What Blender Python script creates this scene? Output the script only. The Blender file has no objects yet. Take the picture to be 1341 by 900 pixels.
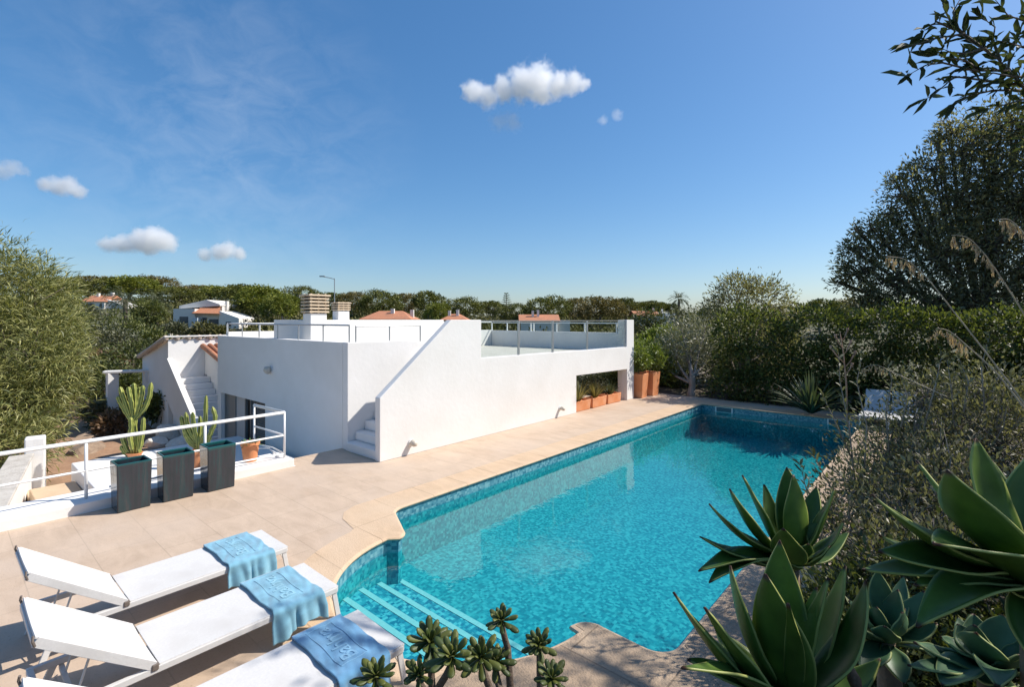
import bpy, bmesh, math, random
import numpy as np
from mathutils import Vector, Matrix
from mathutils.geometry import tessellate_polygon
random.seed(7)
SC = bpy.context.scene
COL = SC.collection
R = math.radians
# ------------------------------------------------------------------ survey: photo pixel -> place
EYE, FOC, PX0, PY0, CC, SS = 2.8, 654.0, 670.5, 419.0, .754, .657
def c2w(xc, yc, z=0.0): return Vector((CC*xc-SS*yc, SS*xc+CC*yc, z))
def ray(px, py):
    d = (px-PX0)/FOC
    return Vector((CC*d-SS, SS*d+CC, -(py-PY0)/FOC))
def at(px, py, z=0.0):
    r = ray(px, py); t = (z-EYE)/r.z
    return Vector((r.x*t, r.y*t, z))
def atx(px, py, x):
    r = ray(px, py)*(x/ray(px, py).x); r.z += EYE; return r
def aty(px, py, y):
    r = ray(px, py)*(y/ray(px, py).y); r.z += EYE; return r
def atd(px, py, d):
    r = ray(px, py)*d; r.z += EYE; return r
# ------------------------------------------------------------------ materials
MATS = {}
def nt_new(name):
    m = bpy.data.materials.new(name); m.use_nodes = True
    nt = m.node_tree; nt.nodes.clear()
    return m, nt
def N(nt, typ, **kw):
    n = nt.nodes.new(typ)
    for k, v in kw.items():
        if k.startswith('i_'):
            key = k[2:].replace('_', ' ')
            n.inputs[key].default_value = v
        else: setattr(n, k, v)
    return n
def ramp(nt, fac, c1, c2, p1=0.3, p2=0.7):
    r = N(nt, 'ShaderNodeValToRGB')
    r.color_ramp.elements[0].position = p1; r.color_ramp.elements[1].position = p2
    r.color_ramp.elements[0].color = (*c1, 1); r.color_ramp.elements[1].color = (*c2, 1)
    nt.links.new(fac, r.inputs[0]); return r
def mixc(nt, fac, a, b, mode='MIX'):
    m = N(nt, 'ShaderNodeMix', data_type='RGBA', blend_type=mode)
    for i, v in ((0, fac), (6, a), (7, b)):
        if hasattr(v, 'is_linked') or hasattr(v, 'links'): nt.links.new(v, m.inputs[i])
        elif isinstance(v, tuple): m.inputs[i].default_value = (*v, 1)
        else: m.inputs[i].default_value = v
    return m.outputs[2]
def finish(nt, surf):
    o = N(nt, 'ShaderNodeOutputMaterial'); nt.links.new(surf, o.inputs[0])
def pbr(name, c1, c2=None, scale=3.0, rough=.6, bump=.0, bscale=30.0, metal=0.0, stretch=(1, 1, 1), p=(.3, .7), spec=.5, c3=None, s3=.6, coat=0):
    if name in MATS: return MATS[name]
    m, nt = nt_new(name)
    b = N(nt, 'ShaderNodeBsdfPrincipled'); b.inputs['Roughness'].default_value = rough; b.inputs['Metallic'].default_value = metal
    b.inputs['Specular IOR Level'].default_value = spec; b.inputs['Coat Weight'].default_value = coat; b.inputs['Coat Roughness'].default_value = .08
    tc = N(nt, 'ShaderNodeTexCoord'); mp = N(nt, 'ShaderNodeMapping'); mp.inputs['Scale'].default_value = stretch
    nt.links.new(tc.outputs['Object'], mp.inputs[0])
    col = None
    if c2:
        n = N(nt, 'ShaderNodeTexNoise', i_Scale=scale, i_Detail=6.0, i_Roughness=.6); nt.links.new(mp.outputs[0], n.inputs[0])
        col = ramp(nt, n.outputs[0], c1, c2, *p).outputs[0]
        if c3:
            n3 = N(nt, 'ShaderNodeTexNoise', i_Scale=s3, i_Detail=4.0); nt.links.new(tc.outputs['Object'], n3.inputs[0])
            f = ramp(nt, n3.outputs[0], (0, 0, 0), (1, 1, 1), .5, .75)
            col = mixc(nt, f.outputs[0], col, c3)
        nt.links.new(col, b.inputs['Base Color'])
    else: b.inputs['Base Color'].default_value = (*c1, 1)
    if bump:
        n2 = N(nt, 'ShaderNodeTexNoise', i_Scale=bscale, i_Detail=5.0); nt.links.new(mp.outputs[0], n2.inputs[0])
        bp = N(nt, 'ShaderNodeBump', i_Strength=bump, i_Distance=.02); nt.links.new(n2.outputs[0], bp.inputs['Height'])
        nt.links.new(bp.outputs[0], b.inputs['Normal'])
    finish(nt, b.outputs[0]); MATS[name] = m; return m
def leafmat(name, c1, c2, trans=.3, rough=.5, tcol=None, edge=None, spec=.4):
    if name in MATS: return MATS[name]
    m, nt = nt_new(name)
    a = N(nt, 'ShaderNodeAttribute', attribute_name='rnd')
    col = ramp(nt, a.outputs['Fac'], c1, c2, .05, .95).outputs[0]
    if edge:
        e = N(nt, 'ShaderNodeAttribute', attribute_name='edge')
        f = ramp(nt, e.outputs['Fac'], (0, 0, 0), (1, 1, 1), .93, 1.0)
        tc = N(nt, 'ShaderNodeTexCoord'); mp = N(nt, 'ShaderNodeMapping')
        nt.links.new(tc.outputs['Object'], mp.inputs[0])
        n = N(nt, 'ShaderNodeTexNoise', i_Scale=9.0, i_Detail=5.0); nt.links.new(mp.outputs[0], n.inputs[0])
        sh = ramp(nt, n.outputs[0], (.62, .66, .62), (1.25, 1.2, 1.2), .3, .72).outputs[0]
        col = mixc(nt, 1.0, col, sh, 'MULTIPLY')
        n9 = N(nt, 'ShaderNodeTexNoise', i_Scale=42.0, i_Detail=3.0); nt.links.new(mp.outputs[0], n9.inputs[0])
        f9 = ramp(nt, n9.outputs[0], (0, 0, 0), (.5, .5, .5), .66, .78)
        col = mixc(nt, f9.outputs[0], col, (.11, .10, .045))
        col = mixc(nt, f.outputs[0], col, edge)
        tp = N(nt, 'ShaderNodeAttribute', attribute_name='tip')
        ft = ramp(nt, tp.outputs['Fac'], (0, 0, 0), (1, 1, 1), .955, .985)
        col = mixc(nt, ft.outputs[0], col, (.07, .03, .015))
    b = N(nt, 'ShaderNodeBsdfPrincipled'); b.inputs['Roughness'].default_value = rough; b.inputs['Specular IOR Level'].default_value = spec
    nt.links.new(col, b.inputs['Base Color'])
    t = N(nt, 'ShaderNodeBsdfTranslucent')
    tm = mixc(nt, 1.0, col, tcol or (1.3, 1.35, .6), 'MULTIPLY')
    nt.links.new(tm, t.inputs[0])
    mx = N(nt, 'ShaderNodeMixShader'); mx.inputs[0].default_value = trans
    nt.links.new(b.outputs[0], mx.inputs[1]); nt.links.new(t.outputs[0], mx.inputs[2])
    finish(nt, mx.outputs[0]); MATS[name] = m; return m
# ------------------------------------------------------------------ mesh helpers
def link(name, me, mat=None, parent=None, loc=None):
    o = bpy.data.objects.new(name, me); COL.objects.link(o)
    if mat is not None and me is not None and hasattr(me, 'materials') and not me.materials: me.materials.append(mat)
    if parent is not None: o.parent = parent
    if loc is not None: o.location = loc
    return o
class MB:
    def __init__(s): s.v = []; s.f = []
    def add(s, vs, fs):
        k = len(s.v); s.v += [tuple(v) for v in vs]; s.f += [tuple(i+k for i in f) for f in fs]
    def box(s, x0, x1, y0, y1, z0, z1):
        s.add([(x0,y0,z0),(x1,y0,z0),(x1,y1,z0),(x0,y1,z0),(x0,y0,z1),(x1,y0,z1),(x1,y1,z1),(x0,y1,z1)],
              [(3,2,1,0),(4,5,6,7),(0,1,5,4),(1,2,6,5),(2,3,7,6),(3,0,4,7)]); return s
    def bar(s, a, b, w, h, up=(0,0,1)):
        a = Vector(a); b = Vector(b); d = (b-a).normalized(); u = Vector(up)
        x = d.cross(u); x = (x.normalized() if x.length > 1e-4 else Vector((1,0,0)))*w/2; y = x.cross(d).normalized()*h/2
        vs = [a-x-y, a+x-y, a+x+y, a-x+y, b-x-y, b+x-y, b+x+y, b-x+y]
        s.add(vs, [(3,2,1,0),(4,5,6,7),(0,1,5,4),(1,2,6,5),(2,3,7,6),(3,0,4,7)]); return s
    def prism(s, poly, axis, a, b):
        n = len(poly)
        def mk(p, t):
            return (t, p[0], p[1]) if axis == 0 else ((p[0], t, p[1]) if axis == 1 else (p[0], p[1], t))
        vs = [mk(p, a) for p in poly]+[mk(p, b) for p in poly]
        s.add(vs, [tuple(range(n))[::-1], tuple(range(n, 2*n))]+[(i, (i+1) % n, n+(i+1) % n, n+i) for i in range(n)]); return s
    def tube(s, pts, rad, n=8, cap=True):
        pts = [Vector(p) for p in pts]
        if not hasattr(rad, '__len__'): rad = [rad]*len(pts)
        ref = None; rings = []; k0 = len(s.v); vs = []
        for i, p in enumerate(pts):
            d = (pts[min(i+1, len(pts)-1)]-pts[max(i-1, 0)])
            d = d.normalized() if d.length > 1e-9 else Vector((0,0,1))
            if ref is None: ref = d.orthogonal().normalized()
            ref = (ref-d*ref.dot(d)); ref = ref.normalized() if ref.length > 1e-6 else d.orthogonal().normalized()
            y = d.cross(ref)
            for j in range(n):
                a = 2*math.pi*j/n; vs.append(p+(ref*math.cos(a)+y*math.sin(a))*rad[i])
        fs = []
        for i in range(len(pts)-1):
            for j in range(n):
                fs.append((i*n+j, i*n+(j+1) % n, (i+1)*n+(j+1) % n, (i+1)*n+j))
        if cap: fs.append(tuple(range(n))[::-1]); fs.append(tuple((len(pts)-1)*n+j for j in range(n)))
        s.add(vs, fs); return s
    def lathe(s, prof, c=(0,0,0), n=24):
        c = Vector(c); m = len(prof); vs = []
        for r, z in prof:
            for j in range(n):
                a = 2*math.pi*j/n; vs.append(c+Vector((r*math.cos(a), r*math.sin(a), z)))
        fs = [(i*n+j, i*n+(j+1) % n, (i+1)*n+(j+1) % n, (i+1)*n+j) for i in range(m-1) for j in range(n)]
        fs.append(tuple(range(n))[::-1]); fs.append(tuple((m-1)*n+j for j in range(n)))
        s.add(vs, fs); return s
    def tess(s, loops, z):
        tris = tessellate_polygon([[Vector((p[0], p[1], 0)) for p in l] for l in loops])
        vs = [(p[0], p[1], z) for l in loops for p in l]
        out = []
        for t in tris:
            a, b, c = [Vector(vs[i]) for i in t]
            out.append(t if (b-a).cross(c-a).z > 0 else t[::-1])
        s.add(vs, out); return s
    def build(s, name, mat, parent=None, smooth=False, bevel=0, seg=2, loc=None):
        me = bpy.data.meshes.new(name); me.from_pydata(s.v, [], s.f); me.update()
        o = link(name, me, mat, parent, loc)
        if smooth: me.polygons.foreach_set('use_smooth', [True]*len(me.polygons))
        if bevel:
            b = o.modifiers.new('b', 'BEVEL'); b.width = bevel; b.segments = seg; b.limit_method = 'ANGLE'; b.angle_limit = R(40)
        return o
def tag(o, label=None, cat=None, group=None, kind=None):
    if label: o['label'] = label
    if cat: o['category'] = cat
    if group: o['group'] = group
    if kind: o['kind'] = kind
    return o
def empty(name, loc=(0,0,0), label=None, cat=None, group=None, rz=0):
    o = link(name, None, None, None, loc); o.rotation_euler.z = rz; o.empty_display_size = .2
    return tag(o, label, cat, group)
def copy_tree(o, parent=None):
    c = o.copy(); COL.objects.link(c)
    if parent is not None: c.parent = parent
    for ch in [x for x in bpy.data.objects if x.parent == o]: copy_tree(ch, c)
    return c
def nmesh(name, V, F, attrs=None, smooth=False):
    """V (n,3) array, F (m,k) array of equal-sided faces"""
    me = bpy.data.meshes.new(name); n, k = F.shape
    me.vertices.add(len(V)); me.vertices.foreach_set('co', V.astype(np.float32).ravel())
    me.loops.add(n*k); me.loops.foreach_set('vertex_index', F.astype(np.int32).ravel())
    me.polygons.add(n); me.polygons.foreach_set('loop_start', np.arange(0, n*k, k, dtype=np.int32))
    try: me.polygons.foreach_set('loop_total', np.full(n, k, dtype=np.int32))
    except Exception: pass
    if smooth: me.polygons.foreach_set('use_smooth', np.ones(n, dtype=bool))
    me.update(calc_edges=True)
    for kx, val in (attrs or {}).items():
        at_ = me.attributes.new(kx, 'FLOAT', 'POINT'); at_.data.foreach_set('value', val.astype(np.float32))
    return me
def unit(a): return a/np.maximum(np.linalg.norm(a, axis=1, keepdims=True), 1e-9)
def leaf_mesh(name, P, D, L, W, rng, shape='quad', fold=.25, bend=.15, lvar=.35, flat=0.0):
    n = len(P); D = unit(D)
    Rn = rng.normal(size=(n, 3))
    if flat: Rn = Rn*(1-flat)+np.cross(D, np.array([[0, 0, 1.0]]).repeat(n, 0))*flat*2*np.sign(rng.normal(size=(n, 1)))
    S = unit(np.cross(D, np.cross(Rn, D))); Nn = np.cross(S, D); Nn *= np.where(Nn[:, 2:3] < 0, -1, 1)
    l = L*(1+lvar*(rng.random(n)*2-1)); w = W*(1+lvar*(rng.random(n)*2-1))
    if shape == 'quad': T = [(0,0,0),(.45,-.5,1),(1,0,-1),(.45,.5,1)]; Fx = [(0,1,2,3)]
    elif shape == 'blade': T = [(0,-.3,0),(.55,-.5,.6),(1,0,-1),(.55,.5,.6)]; Fx = [(0,1,2,3)]
    else: T = [(0,0,0),(.3,-.42,1),(.68,-.4,.7),(1,0,-1.5),(.68,.4,.7),(.3,.42,1),(.5,0,-.1)]; Fx = [(0,1,2,6),(6,2,3,3),(0,6,4,5),(6,3,3,4)]
    k = len(T)
    V = np.empty((n, k, 3))
    for i, (t, s, h) in enumerate(T):
        hh = (h*fold*w*.5) if h >= 0 else (h*bend*l)
        V[:, i] = P+D*(t*l)[:, None]+S*(s*w)[:, None]+Nn*hh[:, None]
    if shape not in ('quad', 'blade'):
        tr = [(0,1,6),(1,2,6),(2,3,6),(6,3,4),(6,4,5),(0,6,5)]
        F = (np.arange(n)[:, None, None]*k+np.array(tr)[None]).reshape(-1, 3)
    else: F = (np.arange(n)[:, None, None]*k+np.array(Fx)[None]).reshape(-1, 4)
    rnd = np.repeat(rng.random(n), k)
    return nmesh(name, V.reshape(-1, 3), F, {'rnd': rnd})
def crown_points(blobs, ncl, per, rng, shell=.75, spread=.1, outward=.8, up=.25):
    """blobs: (x,y,z,rx,ry,rz). clusters sit near blob surfaces; leaves sit round clusters and point outwards"""
    B = np.array(blobs, float); wts = (B[:, 3]*B[:, 5]+B[:, 4]*B[:, 5]+B[:, 3]*B[:, 4]); wts /= wts.sum()
    bi = rng.choice(len(B), ncl, p=wts)
    d = unit(rng.normal(size=(ncl, 3)))
    rr = shell+(1.06-shell)*rng.random(ncl)**.7
    C = B[bi, :3]+d*B[bi, 3:6]*rr[:, None]
    inside = np.zeros(ncl, bool)
    for j in range(len(B)):
        q = (C-B[j, :3])/B[j, 3:6]; inside |= ((q**2).sum(1) < .42) & (bi != j)
    C = C[~inside]; d = d[~inside]; bi = bi[~inside]
    sp = spread*B[bi, 3:6].mean(1)
    idx = np.repeat(np.arange(len(C)), per)
    off = rng.normal(size=(len(idx), 3))*sp[idx][:, None]
    P = C[idx]+off
    D = d[idx]*outward+unit(off)*.6+rng.normal(size=(len(idx), 3))*.45; D[:, 2] += up
    return P, D, C, d
def branch_mb(base, top, blobs, r0, rng, wob=.08, n=6, sub=2):
    mb = MB(); base = Vector(base); top = Vector(top)
    pts = [base.lerp(top, t)+Vector((rng.normal()*wob*t, rng.normal()*wob*t, 0)) for t in (0, .3, .65, 1)]
    mb.tube(pts, [r0*1.25, r0, r0*.85, r0*.7], n+2)
    for b in blobs:
        c = Vector(b[:3]); st = pts[random.choice((2, 3))]
        mid = st.lerp(c, .5)+Vector((rng.normal()*wob, rng.normal()*wob, -.06*(c-st).length))
        mb.tube([st, mid, c], [r0*.5, r0*.32, r0*.16], n)
        for k in range(sub):
            e = c+Vector((rng.normal()*b[3]*.6, rng.normal()*b[4]*.6, abs(rng.normal())*b[5]*.6))
            mb.tube([mid.lerp(c, .5), c.lerp(e, .6), e], [r0*.2, r0*.12, r0*.05], 5)
    return mb
def dome(mx, my, mz, rx, ry, rz, n, rng, size=.4):
    out = []
    for i in range(n):
        d = rng.normal(size=3); d /= np.linalg.norm(d); d[2] = abs(d[2])*1.0-.25; q = rng.random()**.4
        s = size*(.7+.6*rng.random())
        out.append((mx+d[0]*rx*q*.8, my+d[1]*ry*q*.8, mz+d[2]*rz*q*.8, rx*s, ry*s, min(rz, rx*.85)*s*1.05))
    return out
# ------------------------------------------------------------------ world, sun, camera
SUN = Vector((.65*math.cos(R(46)), .76*math.cos(R(46)), math.sin(R(46)))).normalized()
w = bpy.data.worlds.new('World'); SC.world = w; w.use_nodes = True
wn = w.node_tree; wn.nodes.clear()
sky = N(wn, 'ShaderNodeTexSky', sky_type='NISHITA', sun_disc=False, sun_elevation=R(46), sun_rotation=math.atan2(.65, .76), altitude=50, air_density=1.0, dust_density=1.0, ozone_density=6.0)
bg = N(wn, 'ShaderNodeBackground', i_Strength=.15)
gm = N(wn, 'ShaderNodeGamma', i_Gamma=.8); wn.links.new(sky.outputs[0], gm.inputs[0])
hs = N(wn, 'ShaderNodeHueSaturation', i_Saturation=1.3); wn.links.new(gm.outputs[0], hs.inputs['Color'])
# thin cirrus veil high on the left of the sky, laid out by sky direction
wt = N(wn, 'ShaderNodeTexCoord'); wm = N(wn, 'ShaderNodeMapping'); wm.inputs['Rotation'].default_value = (0, .35, .6); wm.inputs['Scale'].default_value = (2.2, 9, 14); wn.links.new(wt.outputs['Generated'], wm.inputs[0])
wz = N(wn, 'ShaderNodeTexNoise', i_Scale=1.6, i_Detail=8.0, i_Roughness=.62, i_Distortion=.5); wn.links.new(wm.outputs[0], wz.inputs[0])
wd_ = N(wn, 'ShaderNodeVectorMath', operation='DISTANCE'); wn.links.new(wt.outputs['Generated'], wd_.inputs[0]); q_ = ray(290, 190).normalized(); wd_.inputs[1].default_value = q_
wf = N(wn, 'ShaderNodeMapRange'); wf.inputs['From Min'].default_value = .34; wf.inputs['From Max'].default_value = .06; wn.links.new(wd_.outputs['Value'], wf.inputs[0])
wr_ = ramp(wn, wz.outputs[0], (0, 0, 0), (.17, .17, .17), .38, .8); wq = N(wn, 'ShaderNodeMath', operation='MULTIPLY'); wn.links.new(wr_.outputs[0], wq.inputs[0]); wn.links.new(wf.outputs[0], wq.inputs[1])
cz_ = mixc(wn, wq.outputs[0], hs.outputs[0], (4.6, 4.9, 5.3)); wn.links.new(cz_, bg.inputs[0])
wo = N(wn, 'ShaderNodeOutputWorld'); wn.links.new(bg.outputs[0], wo.inputs[0])
sl = bpy.data.lights.new('sun', 'SUN'); sl.energy = 4.45; sl.angle = R(.53); sl.color = (1.0, .94, .85)
so = bpy.data.objects.new('sun', sl); COL.objects.link(so); so.location = SUN*60
so.rotation_euler = SUN.to_track_quat('Z', 'Y').to_euler()
cd = bpy.data.cameras.new('camera'); cam = bpy.data.objects.new('camera', cd); COL.objects.link(cam)
cam.location = (0, 0, EYE); cam.rotation_euler = (R(90), 0, math.asin(SS))
cd.sensor_width = 36; cd.lens = FOC/1341*36; cd.shift_y = -31/1341; cd.clip_end = 9000; cd.clip_start = .05
SC.camera = cam
SC.view_settings.view_transform = 'Standard'; SC.view_settings.look = 'None'; SC.view_settings.exposure = .44; SC.view_settings.gamma = 1
SC.cycles.max_bounces = 14; SC.cycles.transparent_max_bounces = 16; SC.cycles.diffuse_bounces = 4; SC.cycles.volume_bounces = 10
SC.cycles.use_denoising = True
SC.cycles.caustics_reflective = False; SC.cycles.caustics_refractive = False
# ------------------------------------------------------------------ shared materials
WHITE = pbr('white_plaster', (.755, .735, .705), (.79, .77, .745), 2.2, .8, .18, 11, spec=.2, c3=(.725, .70, .665), s3=.7)
WPAINT = pbr('white_paint', (.80, .80, .79), (.74, .735, .72), 14, .35, .03, 80)
def brick_mat(name, c1, c2, mortar, bw, bh, ms, off=.5, rot=0.0, rough=.6, vein=None, bump=.15):
    m, nt = nt_new(name)
    b = N(nt, 'ShaderNodeBsdfPrincipled'); b.inputs['Roughness'].default_value = rough; b.inputs['Specular IOR Level'].default_value = .3
    tc = N(nt, 'ShaderNodeTexCoord'); mp = N(nt, 'ShaderNodeMapping'); mp.inputs['Rotation'].default_value = (0, 0, rot); nt.links.new(tc.outputs['Object'], mp.inputs[0])
    br = N(nt, 'ShaderNodeTexBrick', i_Scale=1.0, i_Mortar_Size=ms, i_Brick_Width=bw, i_Row_Height=bh, i_Bias=0.0); br.offset = off
    br.inputs['Color1'].default_value = (*c1, 1); br.inputs['Color2'].default_value = (*c2, 1); br.inputs['Mortar'].default_value = (*mortar, 1)
    nt.links.new(mp.outputs[0], br.inputs[0]); col = br.outputs[0]
    m2 = N(nt, 'ShaderNodeMapping'); m2.inputs['Scale'].default_value = (.9, 2.2, 1); m2.inputs['Rotation'].default_value = (0, 0, rot+.12); nt.links.new(tc.outputs['Object'], m2.inputs[0])
    n1 = N(nt, 'ShaderNodeTexNoise', i_Scale=2.2, i_Detail=9.0, i_Roughness=.65, i_Distortion=.6); nt.links.new(m2.outputs[0], n1.inputs[0])
    v = ramp(nt, n1.outputs[0], (.86, .84, .82), (1.10, 1.09, 1.08), .3, .72); col = mixc(nt, 1.0, col, v.outputs[0], 'MULTIPLY')
    if vein:
        n4 = N(nt, 'ShaderNodeTexNoise', i_Scale=.75, i_Detail=5.0, i_Distortion=.8); nt.links.new(tc.outputs['Object'], n4.inputs[0])
        f4 = ramp(nt, n4.outputs[0], (0, 0, 0), (.75, .75, .75), .45, .7); col = mixc(nt, f4.outputs[0], col, vein)
    n2 = N(nt, 'ShaderNodeTexNoise', i_Scale=55.0, i_Detail=4.0); nt.links.new(tc.outputs['Object'], n2.inputs[0])
    s = ramp(nt, n2.outputs[0], (.72, .68, .64), (1, 1, 1), .27, .42); col = mixc(nt, .7, col, s.outputs[0], 'MULTIPLY')
    nt.links.new(col, b.inputs['Base Color'])
    bp = N(nt, 'ShaderNodeBump', i_Strength=bump, i_Distance=.01); nt.links.new(n2.outputs[0], bp.inputs['Height']); nt.links.new(bp.outputs[0], b.inputs['Normal'])
    finish(nt, b.outputs[0]); MATS[name] = m; return m
DECK = brick_mat('deck_stone', (.525, .402, .298), (.56, .438, .332), (.43, .335, .25), .9, .6, .005, vein=(.56, .445, .35))
COPING = brick_mat('coping_stone', (.59, .43, .285), (.62, .455, .305), (.40, .285, .19), 6.0, .74, .008, off=0, vein=(.62, .47, .33), bump=.4)
ROUGH = brick_mat('rough_stone', (.37, .275, .19), (.43, .33, .235), (.24, .18, .125), .8, .7, .008, off=.3, vein=(.28, .205, .14), bump=1.0)
TERRA = pbr('terracotta', (.60, .22, .085), (.66, .27, .115), 6, .75, .15, 40, c3=(.68, .33, .18), s3=2.5)
ROOFT = pbr('roof_tile', (.40, .15, .075), (.54, .24, .125), 7, .8, .4, 30, c3=(.36, .17, .10), s3=1.5)
BARK = pbr('bark', (.10, .075, .055), (.20, .16, .125), 9, .9, .6, 35, stretch=(1, 1, .25))
GREYBARK = pbr('grey_bark', (.20, .17, .14), (.34, .30, .26), 9, .9, .6, 35, stretch=(1, 1, .3))
SOIL = pbr('soil', (.30, .17, .10), (.42, .26, .16), 2.5, .95, .8, 14, c3=(.22, .15, .09), s3=.7)
GREYMET = pbr('grey_metal', (.42, .43, .43), None, rough=.4, metal=.6)
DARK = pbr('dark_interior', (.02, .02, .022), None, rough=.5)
def glassmat(name, tint, refl=1.0):
    m, nt = nt_new(name)
    t = N(nt, 'ShaderNodeBsdfTransparent'); t.inputs[0].default_value = (*tint, 1)
    g = N(nt, 'ShaderNodeBsdfGlossy', i_Roughness=.02); f = N(nt, 'ShaderNodeFresnel'); ge = N(nt, 'ShaderNodeNewGeometry'); io = N(nt, 'ShaderNodeMapRange', i_To_Min=1.45, i_To_Max=1/1.45)
    nt.links.new(ge.outputs['Backfacing'], io.inputs[0]); nt.links.new(io.outputs[0], f.inputs[0])
    mx = N(nt, 'ShaderNodeMixShader'); nt.links.new(f.outputs[0], mx.inputs[0]); nt.links.new(t.outputs[0], mx.inputs[1]); nt.links.new(g.outputs[0], mx.inputs[2])
    finish(nt, mx.outputs[0]); return m
GLASS = glassmat('balustrade_glass', (.90, .94, .93))
WGLASS = pbr('window_glass', (.05, .07, .09), None, rough=.05, spec=.8)
# ------------------------------------------------------------------ pool
ZW = -.195
PX, PR, PN, PF = -6.2, -1.7, 4.32, 16.78           # left, right, near, far
CXp, CYp, RR = -3.95, 3.9, 1.5
def outline():
    P = [(PR, PF), (PX, PF)]
    def arc(cx, cy, r, a0, a1, n): return [(cx+r*math.cos(R(a0+(a1-a0)*i/n)), cy+r*math.sin(R(a0+(a1-a0)*i/n))) for i in range(n+1)]
    P += arc(PX+.3, PN+.26, .3, 180, 250, 8)
    P += arc(CXp-RR-.06, CYp-.02, .16, 70, 8, 6)
    P += arc(CXp, CYp-.02, RR, 183, 357, 40)
    P += arc(CXp+RR+.04, CYp-.10, .15, 172, 75, 7)
    P += arc(PR-.24, 4.17, .24, 262, 360, 8)
    return P
POOL = outline()
def offset(poly, d):
    n = len(poly); out = []
    for i in range(n):
        a, b, c = Vector(poly[i-1]), Vector(poly[i]), Vector(poly[(i+1) % n])
        t = ((b-a).normalized()+(c-b).normalized()); t = t.normalized() if t.length > 1e-6 else (c-b).normalized()
        nv = Vector((t.y, -t.x)); k = 1/max(.5, abs(nv.dot(Vector(((b-a).normalized().y, -(b-a).normalized().x)))))
        out.append((b.x+nv.x*d*k, b.y+nv.y*d*k))
    return out
area = sum(POOL[i-1][0]*POOL[i][1]-POOL[i][0]*POOL[i-1][1] for i in range(len(POOL)))
sgn = 1 if area > 0 else -1
CO = [(PR+.5, PF+.5), (PX-.52, PF+.5), (PX-.52, 4.1), (PX-.40, 3.86), (PX-.2, 3.72), (-5.98, 3.64)]
CO += [(CXp+2.0*math.cos(R(a)), CYp+2.0*math.sin(R(a))) for a in np.linspace(190, 350, 36)]
CO += [(-1.9, 3.34), (PR+.2, 3.38), (PR+.5, 3.6)]
def mosaic(name, c1, c2, c3, cell, rough=.25):
    m, nt = nt_new(name)
    b = N(nt, 'ShaderNodeBsdfPrincipled'); b.inputs['Roughness'].default_value = rough
    tc = N(nt, 'ShaderNodeTexCoord')
    nz = N(nt, 'ShaderNodeTexNoise', i_Scale=4.5, i_Detail=3.0); nt.links.new(tc.outputs['Object'], nz.inputs[0])
    ad = N(nt, 'ShaderNodeMix', data_type='RGBA', blend_type='LINEAR_LIGHT'); ad.inputs[0].default_value = .05
    nt.links.new(tc.outputs['Object'], ad.inputs[6]); nt.links.new(nz.outputs['Color'], ad.inputs[7])
    sn = N(nt, 'ShaderNodeVectorMath', operation='SNAP'); sn.inputs[1].default_value = (cell, cell, cell); nt.links.new(ad.outputs[2], sn.inputs[0])
    wn_ = N(nt, 'ShaderNodeTexWhiteNoise', noise_dimensions='3D'); nt.links.new(sn.outputs[0], wn_.inputs[0])
    cr = N(nt, 'ShaderNodeValToRGB'); e = cr.color_ramp.elements
    e[0].position = 0; e[0].color = (*c1, 1); e[1].position = 1; e[1].color = (*c3, 1); k = e.new(.5); k.color = (*c2, 1)
    nt.links.new(wn_.outputs[0], cr.inputs[0])
    fr = N(nt, 'ShaderNodeVectorMath', operation='MODULO'); fr.inputs[1].default_value = (cell, cell, cell); nt.links.new(ad.outputs[2], fr.inputs[0])
    nt.links.new(cr.outputs[0], b.inputs['Base Color'])
    finish(nt, b.outputs[0]); MATS[name] = m; return m
FLOORM = mosaic('pool_floor_mosaic', (.012, .19, .235), (.030, .285, .315), (.095, .42, .43), .038)
STEPM = mosaic('pool_step_mosaic', (.012, .14, .22), (.045, .30, .36), (.20, .52, .54), .04)
WALLM = mosaic('pool_wall_mosaic', (.04, .17, .24), (.10, .28, .35), (.20, .41, .46), .045)
def watermat():
    m, nt = nt_new('water')
    tc = N(nt, 'ShaderNodeTexCoord')
    n1 = N(nt, 'ShaderNodeTexNoise', i_Scale=2.6, i_Detail=3.0, i_Roughness=.55); nt.links.new(tc.outputs['Object'], n1.inputs[0])
    n2 = N(nt, 'ShaderNodeTexNoise', i_Scale=11.0, i_Detail=2.0); nt.links.new(tc.outputs['Object'], n2.inputs[0])
    b1 = N(nt, 'ShaderNodeBump', i_Strength=.05, i_Distance=.05); nt.links.new(n1.outputs[0], b1.inputs['Height'])
    b2 = N(nt, 'ShaderNodeBump', i_Strength=.07, i_Distance=.012); nt.links.new(n2.outputs[0], b2.inputs['Height']); nt.links.new(b1.outputs[0], b2.inputs['Normal'])
    t = N(nt, 'ShaderNodeBsdfTransparent'); t.inputs[0].default_value = (.50, .93, .965, 1)
    g = N(nt, 'ShaderNodeBsdfGlossy', i_Roughness=.015); nt.links.new(b2.outputs[0], g.inputs['Normal'])
    f = N(nt, 'ShaderNodeFresnel'); ge = N(nt, 'ShaderNodeNewGeometry'); io = N(nt, 'ShaderNodeMapRange', i_To_Min=1.42, i_To_Max=1/1.42)
    nt.links.new(ge.outputs['Backfacing'], io.inputs[0]); nt.links.new(io.outputs[0], f.inputs[0]); nt.links.new(b2.outputs[0], f.inputs['Normal'])
    mx = N(nt, 'ShaderNodeMixShader'); nt.links.new(f.outputs[0], mx.inputs[0]); nt.links.new(t.outputs[0], mx.inputs[1]); nt.links.new(g.outputs[0], mx.inputs[2])
    finish(nt, mx.outputs[0]); return m
WATER = watermat()
FL = -.90
tag(MB().tess([POOL], FL).build('pool_floor', FLOORM), kind='structure')
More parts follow.
